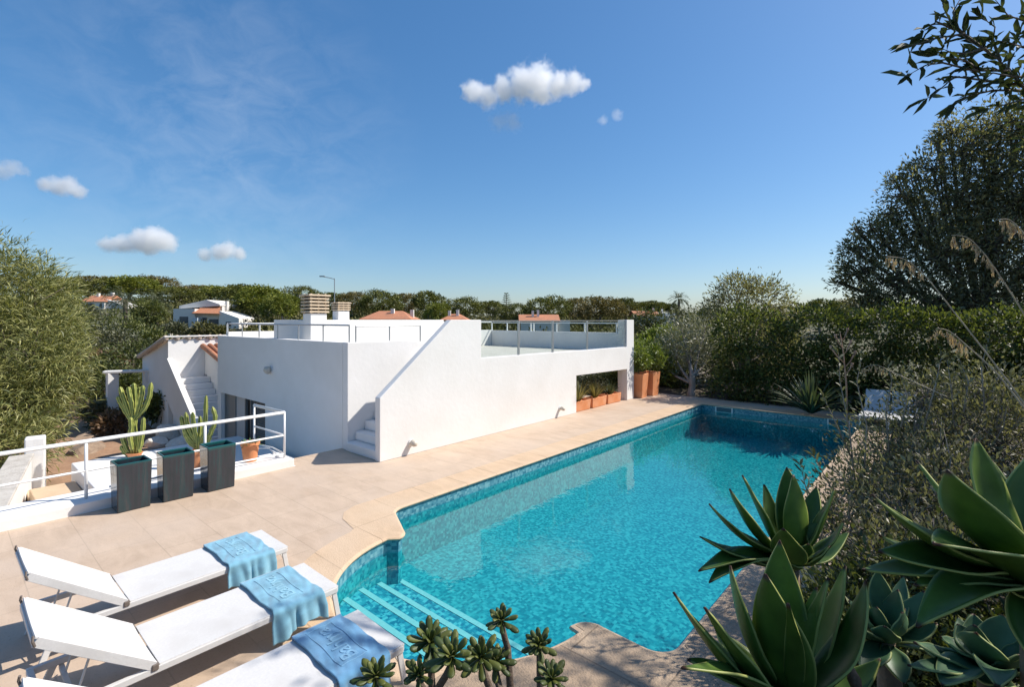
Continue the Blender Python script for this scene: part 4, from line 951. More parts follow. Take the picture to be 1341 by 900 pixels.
p = at(1062, 541, .1); straps('strap_leaved_plant', 'plant', 'strap-leaved clump at the far right corner of the pool edge', p, 95, 1.35, .034, STRAP, 5, (25, 88), None, .05)
# distant loungers on the right coping
ALU2 = pbr('grey_white', (.42, .41, .40), (.5, .49, .47), 5, .6)  # white toned down to a mottled grey for the distant loungers
def mini_lounger(px, py, lab, rz):
    p = at(px, py, .03); e = empty('sun_lounger', p, lab, 'sun lounger', 'white sun loungers at the far right of the pool', R(rz))
    MB().box(-.32, .32, -.6, .75, .26, .31).build('seat', ALU2, e, bevel=.01)
    MB().bar((0, .75, .3), (0, 1.3, .78), .56, .03).build('backrest', ALU2, e)
    for x in (-.29, .29):
        for y in (-.5, 1.2): MB().box(x-.02, x+.02, y-.02, y+.02, 0, .262).build('leg', WPAINT, e)
mini_lounger(1146, 557, 'distant white lounger nearest the far pool corner, half behind the grey shrub', 2); mini_lounger(1184, 562, 'distant white lounger to the right, beside a rust coloured pot', 2)
# terracotta: troughs, tall pots, round pots
def lathe_pot(nm, loc, r0, r1, h, lab, mat=TERRA, group=None):
    m_ = MB(); m_.lathe([(r0, 0), (r1*.97, h*.8), (r1*.98, h*.82), (r1*1.07, h*.83), (r1*1.08, h), (r1*.95, h), (r1*.93, h*.85), (0.01, h*.85)], n=28)
    o = m_.build(nm, mat, smooth=False); o.location = loc; return tag(o, lab, 'pot', group)
for i, (y0, y1, lab) in enumerate(((12.62, 13.44, 'terracotta trough nearest the camera in the wall opening'), (13.53, 14.44, 'middle terracotta trough of three in the wall opening'), (14.52, 15.38, 'terracotta trough next to the white corner pillar'))):
    m_ = open_box(y1-y0-.05, .30, y1-y0, .34, .31, .03, .06); o = m_.build('terracotta_trough', TERRA, bevel=.012); o.location = (-8.60, (y0+y1)/2, .004); o.rotation_euler.z = R((-1.5, 2, -1)[i]); tag(o, lab, 'trough', 'terracotta troughs in the wall opening')
    m2 = MB(); k = (y1-y0)/2-.05
GR = leafmat('dry_straw', (.14, .13, .05), (.32, .28, .13), .25, .6)
for i, (y, lf, lab, L_) in enumerate(((13.0, GR, 'dry yellowish ornamental grass in the nearest terracotta trough', .85), (13.98, GR, 'thin ornamental grass in the middle terracotta trough', .7), (14.95, STRAP, 'sparse green grass in the trough by the pillar', .55))):
    tag(straps('ornamental_grass', 'plant', lab, (-8.62, y, .26), 110, L_, .006, lf, 20+i, (45, 88), 'grasses in the terracotta troughs', .04), kind='thing')
for i, (x, y, lab) in enumerate(((-8.42, 16.62, 'tall square terracotta pot right beside the white corner pillar'), (-8.35, 17.4, 'tall square terracotta pot standing behind the one by the pillar'))):
    o = open_box(.44, .44, .56, .56, .87, .05, .1).build('tall_terracotta_pot', TERRA, bevel=.015); o.location = (x, y, 0); o.rotation_euler.z = R(4-6*i); tag(o, lab, 'pot', 'tall terracotta pots')
    rng = np.random.default_rng(90+i); bl = dome(0, 0, .55, .45, .45, .6, 7, rng, .5)
    shrub('potted_shrub', 'plant', ('leafy green shrub in the terracotta pot beside the pillar', 'leafy shrub in the rear tall terracotta pot')[i], (x, y, .78), bl, LY, 170, 10, .12, .045, 95+i, r0=.02, group='shrubs in the tall terracotta pots', spread=.25, shell=.4)
p = at(327.5, 604, .152); lathe_pot('terracotta_pot', p, .115, .155, .36, 'round orange terracotta pot below the railing end'); straps('potted_succulent', 'plant', 'low green succulent in the round terracotta pot', (p.x, p.y, p.z+.30), 44, .20, .018, leafmat('pot_plant', (.06, .12, .03), (.16, .22, .07), .2), 33, (5, 70))
p = at(1178, 548, .03); lathe_pot('rust_pot', (p.x, p.y+.5, .02), .16, .25, .5, 'rust coloured pot between the two distant loungers')
# cacti (candelabra spurge)
def cactus_mat():
    m, nt = nt_new('cactus_skin'); b = N(nt, 'ShaderNodeBsdfPrincipled'); b.inputs['Roughness'].default_value = .5
    a = N(nt, 'ShaderNodeAttribute', attribute_name='edge'); c = ramp(nt, a.outputs['Fac'], (.16, .20, .045), (.50, .50, .14), .35, 1.0).outputs[0]
    tc = N(nt, 'ShaderNodeTexCoord'); n = N(nt, 'ShaderNodeTexNoise', i_Scale=6.0, i_Detail=4.0); nt.links.new(tc.outputs['Object'], n.inputs[0])
    c = mixc(nt, 1.0, c, ramp(nt, n.outputs[0], (.65, .7, .6), (1.15, 1.1, 1.0), .3, .7).outputs[0], 'MULTIPLY'); nt.links.new(c, b.inputs['Base Color']); finish(nt, b.outputs[0]); return m
CACT = cactus_mat()
def cactus_arm(pts, r, ribs=5, seed=0):
    rg = random.Random(seed); pts = [Vector(q) for q in pts]
    fine = []
    for a, b in zip(pts[:-1], pts[1:]):
        for i in range(7): fine.append(a.lerp(b, i/7))
    fine.append(pts[-1]); fine = [fine[0]]+[(fine[i-1]+fine[i]*2+fine[i+1])/4 for i in range(1, len(fine)-1)]+[fine[-1]]
    n_ = ribs*4; V = []; E = []; F = []; ref = Vector((1, 0, 0)); m = len(fine)
    for i, q in enumerate(fine):
        d = (fine[min(i+1, m-1)]-fine[max(0, i-1)]).normalized(); ref = (ref-d*ref.dot(d)).normalized(); y = d.cross(ref); t = i/(m-1)
        rr = r*(.72+.34*math.sin(min(1, t*3)*1.57))*(1 if t < .85 else max(.12, math.sqrt(max(0, 1-((t-.85)/.155)**2))))*(1+.10*math.sin(i*1.5+seed))
        for j in range(n_):
            ed = .5+.5*math.cos(2*math.pi*j/4); k = rr*(.55+.45*ed); a = 2*math.pi*j/n_; V.append(q+(ref*math.cos(a)+y*math.sin(a))*k); E.append(ed)
    for i in range(m-1):
        for j in range(n_): F.append((i*n_+j, i*n_+(j+1) % n_, (i+1)*n_+(j+1) % n_, (i+1)*n_+j))
    return V, F, E
def cactus(lab, loc, arms, r, seed):
    e = empty('candelabra_cactus', loc, lab, 'cactus')
    for i, a in enumerate(arms):
        V, F, E = cactus_arm(a, r*(1.0 if i == 0 else .8), 5 if i == 0 else 4, seed+i)
        link('trunk' if i == 0 else 'arm', nmesh('arm', np.array([tuple(v) for v in V]), np.array(F), {'edge': np.array(E)}, False), CACT, e)
    return e
def px_arms(loc, d, l): return [[Vector(atd(x, y, d+(t[0] if t else 0)))-Vector(loc) for x, y, *t in a] for a in l]
d1 = 12.0; loc = atd(176, 612, d1); loc.z = -.48
cactus('taller yellow-green candelabra cactus behind the left glazed planter', loc+Vector((0, 0, .02)), px_arms(loc, d1, [
 [(174, 612), (175, 575), (176, 545)], [(172, 552), (165, 532), (160, 518), (157, 508)], [(174, 548), (172, 530), (169, 515), (168, 508)], [(176, 548, .1), (177, 530, .15), (176, 512, .15), (175, 503, .15)], [(178, 548), (183, 532), (186, 518), (187, 506)],
 [(178, 550), (190, 536), (196, 520), (198, 502)], [(174, 550, .2), (180, 530, .3), (182, 512, .3), (183, 508, .3)], [(172, 598), (166, 590), (162, 580), (160, 572)], [(178, 600), (184, 585), (187, 565), (188, 548)], [(173, 590, -.1), (170, 575, -.15), (172, 560, -.15), (171, 548, -.15)], [(172, 553), (163, 538), (157, 527), (154, 520)], [(177, 605), (170, 598), (163, 594), (158, 585)], [(176, 606), (182, 596), (180, 580), (181, 566)]]),   .060, 1)
d2 = 11.2; loc = atd(258, 606, d2); loc.z = -.16
cactus('shorter candelabra cactus with upright arms behind the right glazed planters', loc, px_arms(loc, d2, [
 [(259, 612), (259, 590), (260, 572)], [(257, 580), (250, 568), (245, 556), (243, 540)], [(258, 578), (255, 566), (253, 552), (252, 540)], [(261, 580), (267, 568), (269, 545), (270, 518)], [(262, 582), (275, 570), (281, 556), (282, 545), (278, 533)], [(256, 584), (246, 572), (240, 560), (237, 545)], [(260, 580, .2), (262, 562, .25), (262, 545, .25)], [(262, 590), (272, 580), (276, 568), (277, 560)], [(257, 588), (248, 580), (243, 570), (241, 562)]]), .052, 30)
lathe_pot('cactus_pot', (loc.x, loc.y, -.495), .14, .19, .36, 'terracotta pot of the shorter cactus, between two glazed planters')
p = at(176, 612, -.495); p = atd(176, 612, d1); lathe_pot('cactus_pot', (p.x, p.y, -.495), .13, .16, .10, 'wide terracotta pot under the taller cactus, hidden by the planter')
# ------------------------------------------------------------------ near right: grey shrub, agaves, grasses, aeoniums
GS = leafmat('grey_shrub_leaf', (.062, .066, .036), (.27, .25, .16), .30, .45)
p = c2w(3.0, 4.3, .3)
lst = [(1125, 640, 5.0, 46), (1108, 700, 4.2, 44), (1172, 600, 5.4, 56), (1240, 565, 5.4, 66), (1310, 590, 5.0, 70), (1180, 680, 4.3, 66), (1260, 670, 4.1, 66), (1110, 755, 3.7, 32), (1085, 670, 4.4, 20), (1330, 680, 3.9, 56), (1150, 740, 3.7, 50), (1220, 745, 3.6, 60), (1290, 520, 5.6, 44), (1210, 520, 5.6, 34), (1320, 540, 5.4, 44), (1380, 600, 4.8, 80), (1070, 720, 4.0, 22), (1230, 620, 4.6, 50)]
bl = blobs_px(p, lst)
gsh = shrub('grey_leaved_shrub', 'shrub', 'sprawling grey-green small-leaved shrub over the right pool edge, behind the agaves', p, bl, GS, 2500, 12, .055, .019, 101, 'quad', bark=GREYBARK, trunk=((0, 0, -.2), (.1, 0, .3)), r0=.035, spread=.30, shell=.25, twig=2, outward=.6, up=.55, sub=5)
rng = np.random.default_rng(102); paths = []
for b, t in (((1120, 640, 4.6), [(1112, 560, 4.6), (1100, 500, 4.6), (1098, 462, 4.6)]), ((1130, 640, 4.7), [(1135, 560, 4.7), (1122, 500, 4.7), (1128, 470, 4.7)]), ((1165, 600, 4.8), [(1160, 540, 4.8), (1168, 500, 4.8), (1163, 478, 4.8)]), ((1250, 560, 4.9), [(1246, 510, 4.9), (1240, 470, 4.9)]),
             ((1115, 600, 4.6), [(1090, 545, 4.55), (1078, 520, 4.5)]), ((1210, 560, 4.8), [(1225, 505, 4.8), (1232, 470, 4.8)]), ((1290, 540, 4.8), [(1285, 480, 4.8), (1296, 440, 4.8)]), ((1100, 660, 4.4), [(1078, 620, 4.35), (1066, 598, 4.3)]), ((1085, 690, 4.2), [(1058, 650, 4.1), (1048, 610, 4.1)]), ((1180, 560, 4.8), [(1188, 520, 4.8), (1180, 490, 4.8)]), ((1262, 540, 4.8), [(1268, 500, 4.8), (1256, 470, 4.8)])):
    paths.append(pp(b, *t))
spray('grey_twigs', paths, GS, GREYBARK, gsh, .075, .024, .035, rng, .009)
# dark understorey below the shrub
bl = blobs_px(p, [(1120, 820, 3.3, 70), (1200, 800, 3.3, 80), (1290, 790, 3.2, 80), (1360, 800, 3.2, 80), (1150, 870, 2.9, 70), (1240, 880, 2.8, 70), (1330, 880, 2.8, 70), (1080, 800, 3.5, 40)])
shrub('low_groundcover', 'shrub', 'deep shaded low foliage between the agaves under the grey shrub', p, bl, LD, 1500, 11, .055, .022, 103, 'quad', trunk=((0, 0, -.3), (0, 0, 0)), r0=.02, spread=.22, shell=.3)
AGV = leafmat('agave_leaf', (.066, .132, .022), (.135, .222, .042), .22, .42, (1.2, 1.3, .5), (.42, .44, .13), .35)
def agave(lab, centre, tips, seed, wide=.15, fill=0, fl=.35, stem=.4, leaf=None):
    """centre and tips are places; every leaf runs from the heart to its tip, channelled and bowed"""
    rng = np.random.default_rng(seed); e = empty('agave', centre, lab, 'agave', 'agaves by the pool corner'); c0 = Vector(centre)
    V = []; F = []; A = {'rnd': [], 'edge': [], 'tip': []}
    leaves = [(Vector(t[0])-c0, t[1] if len(t) > 1 else 1.0, t[2] if len(t) > 2 else .12) for t in tips]
    for i in range(fill):
        a = i*2.4; el = R(rng.uniform(8, 75)); l = fl*rng.uniform(.6, 1); leaves.append((Vector((math.cos(a)*math.cos(el), math.sin(a)*math.cos(el), math.sin(el)))*l, .8, .15))
    ax = Vector((0, 0, 1))
    for tip, ws, bow in leaves:
        L = tip.length; d = tip.normalized(); side = d.cross(ax); side = side.normalized() if side.length > .05 else Vector((1, 0, 0))
        nrm = side.cross(d).normalized(); k0 = len(V); m, q = 18, 9; r_ = rng.random(); tw = rng.normal()*.18; b0 = d*.02
        wv = rng.random()*6
        for i in range(m):
            t = i/(m-1); wd = wide*ws*(.34+.66*math.sin(min(1, t/.52)*1.5708)**1.3 if t < .52 else max(.0, 1-((t-.52)/.48)**1.65))+.002
            mid = b0+d*(L*t)+nrm*(-math.sin(t*math.pi)*bow*L+.02*L*math.sin(t*5+wv))+side*(.03*L*math.sin(t*3.3+wv))
            s2 = (side*math.cos(tw*t)+nrm*math.sin(tw*t)); n2 = s2.cross(d)
            for j in range(q):
                u = j/(q-1)*2-1; cup = .30*(1-.75*t)*u*u+.0; th = 0
                V.append(mid+s2*(u*wd*.5)+n2*(cup*wd)+n2*(.0022*math.sin(t*17+wv)*abs(u)**3))
                A['rnd'].append(r_); A['edge'].append(abs(u)*(1 if t > .04 else .5)); A['tip'].append(t)
        for i in range(m-1):
            for j in range(q-1): F.append((k0+i*q+j, k0+i*q+j+1, k0+(i+1)*q+j+1, k0+(i+1)*q+j))
    o_ = link('leaves', nmesh('agave', np.array([tuple(v) for v in V]), np.array(F), {k: np.array(v) for k, v in A.items()}, True), leaf or AGV, e)
    sd = o_.modifiers.new('t', 'SOLIDIFY'); sd.thickness = .007; sd.offset = -1
    xc_, yc_ = CC*c0.x+SS*c0.y, -SS*c0.x+CC*c0.y
    stem = max(.12, c0.z-max(float(bank_z(c0.x, c0.y)), float(mound_z(xc_, yc_)) if yc_ < 2.3 else 0)+.06)
    MB().tube([(0, 0, -stem), (.02, 0, -stem*.5), (0, 0, .03)], [.06, .05, .035], 10).build('stem', pbr('agave_stem', (.16, .11, .07), (.26, .19, .12), 12, .9, .6), e, smooth=True)
    return e
T = lambda x, y, d, w_=1.0, b=.1: (atd(x, y, d), w_, b)
agave('spiky agave rosette in front of the blue water, at the middle right', atd(1036, 742, 2.65), [T(930, 662, 2.6, .95, .05), T(956, 645, 2.6, .95, .06), T(976, 628, 2.7, .9, .05), T(1030, 617, 2.75, .95, .04), T(1040, 628, 2.62, .9, .05), T(1066, 640, 2.8, .8, .03), T(1091, 644, 2.6, 1.0, .08), T(1098, 684, 2.6, .8, .16), T(918, 750, 2.5, 1.0, -.14), T(924, 704, 2.55, .8, .1), T(935, 762, 2.45, .9, -.12), T(1030, 695, 2.4, 1.0, .12), T(1000, 640, 2.85, .6, .05), T(1050, 700, 2.9, .8, .1), T(958, 735, 2.9, .8, -.1), T(1110, 700, 2.9, .7, .1)], 1, .155, 6, .22)
agave('largest front agave with broad leaves at the bottom edge, right of the stone ledge', atd(1035, 935, 1.75), [T(884, 783, 1.72, 1.15, .05), T(930, 806, 1.6, .9, .06), T(956, 748, 1.78, 1.1, .06), T(1003, 762, 1.62, 1.3, .05), T(1027, 716, 1.85, 1.0, .03), T(1100, 746, 1.8, .75, .1), T(1129, 770, 1.66, 1.15, .1), T(1062, 775, 1.8, .6, .02), T(1085, 765, 1.75, .5, .0), T(894, 880, 1.5, .7, -.1), T(910, 868, 1.7, .6, .0), T(1150, 870, 1.8, .7, .1), T(945, 830, 1.9, .8, .05), T(1030, 800, 1.5, .35, .0)], 2, .15, 5, .25, .7)
agave('big agave with wide fleshy leaves cut off by the right edge', atd(1352, 768, 1.65), [T(1278, 582, 1.75, 1.15, .05), T(1205, 612, 1.8, 1.05, .06), T(1238, 620, 1.58, 1.45, .06), T(1143, 650, 1.65, 1.1, .05), T(1152, 722, 1.6, 1.1, -.04), T(1232, 720, 1.42, 1.5, -.05), T(1136, 741, 1.7, .9, .0), T(1212, 824, 1.5, 1.0, -.14), T(1208, 770, 1.62, .8, -.08), T(1345, 600, 1.8, 1.1, .05), T(1420, 640, 1.7, 1.2, .05), T(1440, 760, 1.6, 1.2, 0), T(1160, 700, 1.8, .7, .08), T(1300, 610, 1.95, .9, .05), T(1380, 900, 1.4, 1, -.1)], 3, .16, 4, .25, .9)
BLA = leafmat('blue_agave_leaf', (.065, .140, .068), (.12, .225, .115), .18, .45, (1.1, 1.2, .7), (.36, .41, .16), .35)
agave('smaller bluish agave low between the front agave and the big right one', atd(1160, 842, 2.15), [T(1153, 754, 2.2, .8, .05), T(1172, 778, 2.15, .9, .05), T(1207, 780, 2.2, .75, .08), T(1118, 792, 2.2, .9, .06), T(1105, 820, 2.1, .8, .0), T(1220, 820, 2.1, .7, .12), T(1130, 880, 2.0, .8, -.1), T(1180, 890, 2.0, .8, -.1), T(1240, 865, 2.1, .7, -.1), T(1185, 760, 2.3, .6, .02)], 4, .12, 8, .2, .5, BLA)
agave('low bluish agave rosette in the bottom right corner', atd(1295, 878, 1.8), [T(1205, 846, 1.8, .95, .06), T(1240, 838, 1.85, .8, .05), T(1278, 832, 1.75, 1.05, .05), T(1312, 812, 1.85, .9, .04), T(1341, 845, 1.8, .9, .1), T(1190, 870, 1.7, .7, .0), T(1232, 892, 1.65, .9, -.05), T(1310, 898, 1.6, .8, -.1), T(1360, 880, 1.75, .8, 0), T(1260, 815, 1.95, .6, .04)], 5, .13, 9, .18, .5, BLA)
# ground cover over the planted bank: one mass nobody could count
rng = np.random.default_rng(120); m = 2600; gx0 = rng.uniform(-.7, 8.5, m); gy0 = rng.uniform(-2.5, 17.8, m); P = []; D = []
for x_, y_ in zip(gx0, gy0):
    xc_, yc_ = CC*x_+SS*y_, -SS*x_+CC*y_; z_ = float(bank_z(x_, y_))
    if yc_ < 2.3: z_ = max(z_, float(mound_z(xc_, yc_)))
    if z_ > 2.8-.74*yc_-.25 and abs(xc_) < yc_*1.1: continue
    k = 16; dd = unit(rng.normal(size=(k, 3))); dd[:, 2] = np.abs(dd[:, 2])+.3; P.append(np.array([x_, y_, z_+.01])+dd*rng.random((k, 1))*np.array([.16, .16, .10])); D.append(dd)
tag(link('bank_groundcover', leaf_mesh('bank_groundcover', np.concatenate(P), np.concatenate(D), .075, .03, rng), LM), kind='stuff')
# dead curled leaf and litter beside the small agave
e = empty('dead_agave_leaf', atd(1112, 868, 1.75), 'shrivelled brown dead agave leaf hanging beside the front agave', 'dead leaf')
m_ = MB(); m_.tube([(0, 0, 0), Vector(atd(1118, 890, 1.7))-e.location, Vector(atd(1126, 915, 1.7))-e.location], [.004, .022, .012], 7); m_.build('curled_leaf', pbr('dead_brown', (.12, .06, .03), (.24, .13, .07), 14, .8, .6), e, smooth=True)
# dry grass stalks
STRAW = pbr('straw', (.42, .34, .24), (.55, .46, .34), 8, .8); HUSK = leafmat('husk', (.42, .28, .20), (.66, .50, .40), .35, .7)
def stalk(lab, pts, husks, seed):
    rng = np.random.default_rng(seed); W_ = pp(*pts); e = empty('dry_grass_stalk', W_[0], lab, 'grass stalk', 'dry nodding grass stalks at the right')
    e['kind'] = 'thing'; L_ = [v-W_[0] for v in W_]; n_ = len(L_)
    fine = []
    for i in range(n_-1):
        p0, p1, p2, p3 = L_[max(0, i-1)], L_[i], L_[i+1], L_[min(n_-1, i+2)]
        for k in range(8):
            t = k/8; fine.append(.5*((2*p1)+(p2-p0)*t+(2*p0-5*p1+4*p2-p3)*t*t+(3*p1-p0-3*p2+p3)*t**3))
    fine.append(L_[-1]); m = len(fine)
    MB().tube(fine, [.0045-.0032*i/m for i in range(m)], 6).build('stem', STRAW, e, smooth=True)
    P = []; D = []
    for i in range(m-1):
        t = i/(m-1)
        if t < husks or rng.random() < .25: continue
        q = fine[i].lerp(fine[i+1], rng.random()); c_ = int(rng.integers(4, 9)); dx = rng.normal()*.006; dy = rng.normal()*.006
        for h in range(c_):
            for s_ in (-1, 1): P.append((q.x+dx*h*.3, q.y+dy*h*.3, q.z-.004-.0075*h)); D.append((rng.normal()*.12+.22*s_, rng.normal()*.2, -1))
    link('husks', leaf_mesh('husks', np.array(P), np.array(D), .021, .0058, rng, 'quad', .5, .2), HUSK, e); return e
stalk('long dry grass stalk leaning left, tip drooping over the dark olive crown', [(1345, 535, 2.6), (1305, 480, 2.6), (1252, 412, 2.6), (1212, 362, 2.6), (1185, 340, 2.6), (1160, 336, 2.6)], .58, 1)
stalk('dry grass stalk highest in the middle, drooping tip against the trees', [(1380, 500, 2.8), (1345, 420, 2.75), (1318, 375, 2.7), (1290, 334, 2.65), (1268, 312, 2.65), (1246, 308, 2.65)], .45, 2)
stalk('short visible dry grass stalk tip at the right frame edge', [(1420, 420, 2.6), (1370, 345, 2.6), (1341, 306, 2.6), (1322, 288, 2.6), (1306, 288, 2.6)], .42, 3)
stalk('lowest dry grass stalk crossing the others above the grey shrub', [(1341, 535, 2.5), (1306, 490, 2.5), (1265, 452, 2.5), (1243, 434, 2.5), (1226, 430, 2.5)], .5, 4)
stalk('thin nearly bare dry stalk lying low in front of the distant loungers', [(1240, 520, 4.3), (1200, 502, 4.3), (1170, 488, 4.3), (1146, 478, 4.3), (1128, 484, 4.3)], .55, 5)
# dry brown flower spike in front of the strap-leaved clump
W_ = pp((1110, 560, 5.5), (1108, 500, 5.5), (1104, 460, 5.5), (1100, 436, 5.5)); e = empty('dry_flower_spike', W_[0], 'pinkish brown dry flower spike in front of the strap-leaved clump', 'flower spike')
m_ = MB(); m_.tube([v-W_[0] for v in W_], [.010, .008, .006, .004], 6)
for (x0, y0), (x1, y1) in (((1105, 475), (1088, 455)), ((1104, 466), (1114, 448)), ((1106, 482), (1120, 462)), ((1103, 455), (1094, 440)), ((1107, 490), (1116, 478)), ((1102, 448), (1110, 432))):
    a, b = atd(x0, y0, 5.5)-W_[0], atd(x1, y1, 5.45)-W_[0]; m_.tube([a, (a+b)/2+Vector((0, 0, -.02)), b], [.005, .006, .009], 5); m_.tube([b-Vector((0, 0, .025)), b+Vector((0, 0, .02))], [.008, .016], 5)
m_.build('spike', pbr('dry_pink', (.30, .17, .11), (.46, .30, .21), 9, .8), e, smooth=True)
# aeoniums at the bottom edge
AEO = leafmat('aeonium_leaf', (.050, .078, .014), (.145, .160, .030), .2, .5, (1.2, 1.2, .5), (.10, .05, .03), .5)
ASTEM = pbr('aeonium_stem', (.07, .045, .03), (.14, .10, .07), 20, .8, .5, 60)
def rosette(parent, c, r, axis, seed, nl=22):
    rng = np.random.default_rng(seed); V = []; F = []; A = {'rnd': [], 'edge': [], 'tip': []}
    rot = Vector((0, 0, 1)).rotation_difference(Vector(axis).normalized()).to_matrix()
    for i in range(nl):
        f = i/nl; a = i*2.39996; el = R(80-78*f+rng.normal()*5); L = r*(.66+.68*f**.6)*(.85+.3*rng.random()); wd = L*.31
        d = Vector((math.cos(a)*math.cos(el), math.sin(a)*math.cos(el), math.sin(el))); s = Vector((-math.sin(a), math.cos(a), 0)); n2 = s.cross(d); k0 = len(V); r_ = rng.random(); m, q = 8, 5
        for ii in range(m):
            t = ii/(m-1); ww = wd*(.16+.84*math.sin(min(1, t/.74)*1.57)**2.2)*(1 if t < .72 else math.sqrt(max(.0, 1-((t-.72)/.29)**2)))
            for j in range(q):
                u = j/(q-1)*2-1; v = d*(L*t)+s*(u*ww*.5)+n2*((.22*u*u*ww)+L*.16*t*t); V.append(rot @ v+Vector(c)); A['rnd'].append(r_); A['edge'].append(abs(u)*.93); A['tip'].append(t*.97)
        for ii in range(m-1):
            for j in range(q-1): F.append((k0+ii*q+j, k0+ii*q+j+1, k0+(ii+1)*q+j+1, k0+(ii+1)*q+j))
    o_ = link('rosette', nmesh('rosette', np.array([tuple(v) for v in V]), np.array(F), {k: np.array(v) for k, v in A.items()}, True), AEO, parent)
    sd = o_.modifiers.new('t', 'SOLIDIFY'); sd.thickness = .0014; sd.offset = -1
def aeonium(lab, base, heads, seed):
    b = atd(*base); e = empty('aeonium', b, lab, 'succulent', 'aeonium succulents at the bottom edge'); m_ = MB(); fwd = c2w(-.0, -.55); m_.tube([Vector((0, 0, float(mound_z(CC*b.x+SS*b.y, -SS*b.x+CC*b.y))-b.z-.05)), Vector((0, 0, .01))], [.02, .013], 8)
    for i, (x, y, d, rpx, via) in enumerate(heads):
        c = atd(x, y, d)-b; r = .86*rpx*d/FOC
        pts = [Vector((0, 0, 0))]+[atd(*v)-b for v in via]+[c-Vector((0, 0, .012))]
        fine = []
        for q0, q1 in zip(pts[:-1], pts[1:]): fine += [q0, q0.lerp(q1, .5)+Vector((0, 0, -.004))]
        fine.append(pts[-1]); m_.tube(fine, [.0115-.004*k/len(fine) for k in range(len(fine))], 8)
        rg = random.Random(seed+i); rosette(e, c, r, (fwd.x+rg.uniform(-.3, .3), fwd.y+rg.uniform(-.3, .3), 1.0), seed*10+i)
    m_.build('stem', ASTEM, e, smooth=True); return e
aeonium('aeonium with a single green rosette over the blue towel, at far left', (485, 935, 1.25), [(493, 888, 1.25, 27, [])], 1)
aeonium('branching aeonium with several rosettes left of the tall single-stemmed one', (580, 950, 1.3), [(563, 842, 1.32, 30, [(566, 905, 1.3)]), (592, 862, 1.22, 30, [(575, 900, 1.25)]), (548, 884, 1.25, 20, [(560, 912, 1.25)])], 2)
aeonium('central aeonium cluster with one rosette on a tall bare stem', (660, 955, 1.35), [(657, 814, 1.4, 20, [(668, 900, 1.38), (665, 850, 1.4)]), (630, 862, 1.3, 28, [(642, 905, 1.3)]), (648, 868, 1.38, 24, [(655, 905, 1.35)])], 3)
aeonium('aeonium on a thin upright stem standing in front of the stone ledge', (706, 950, 1.45), [(706, 846, 1.45, 21, [(707, 900, 1.45)])], 4)
aeonium('small low aeonium rosette right of the upright thin-stemmed one', (722, 950, 1.35), [(722, 890, 1.35, 23, [])], 5)
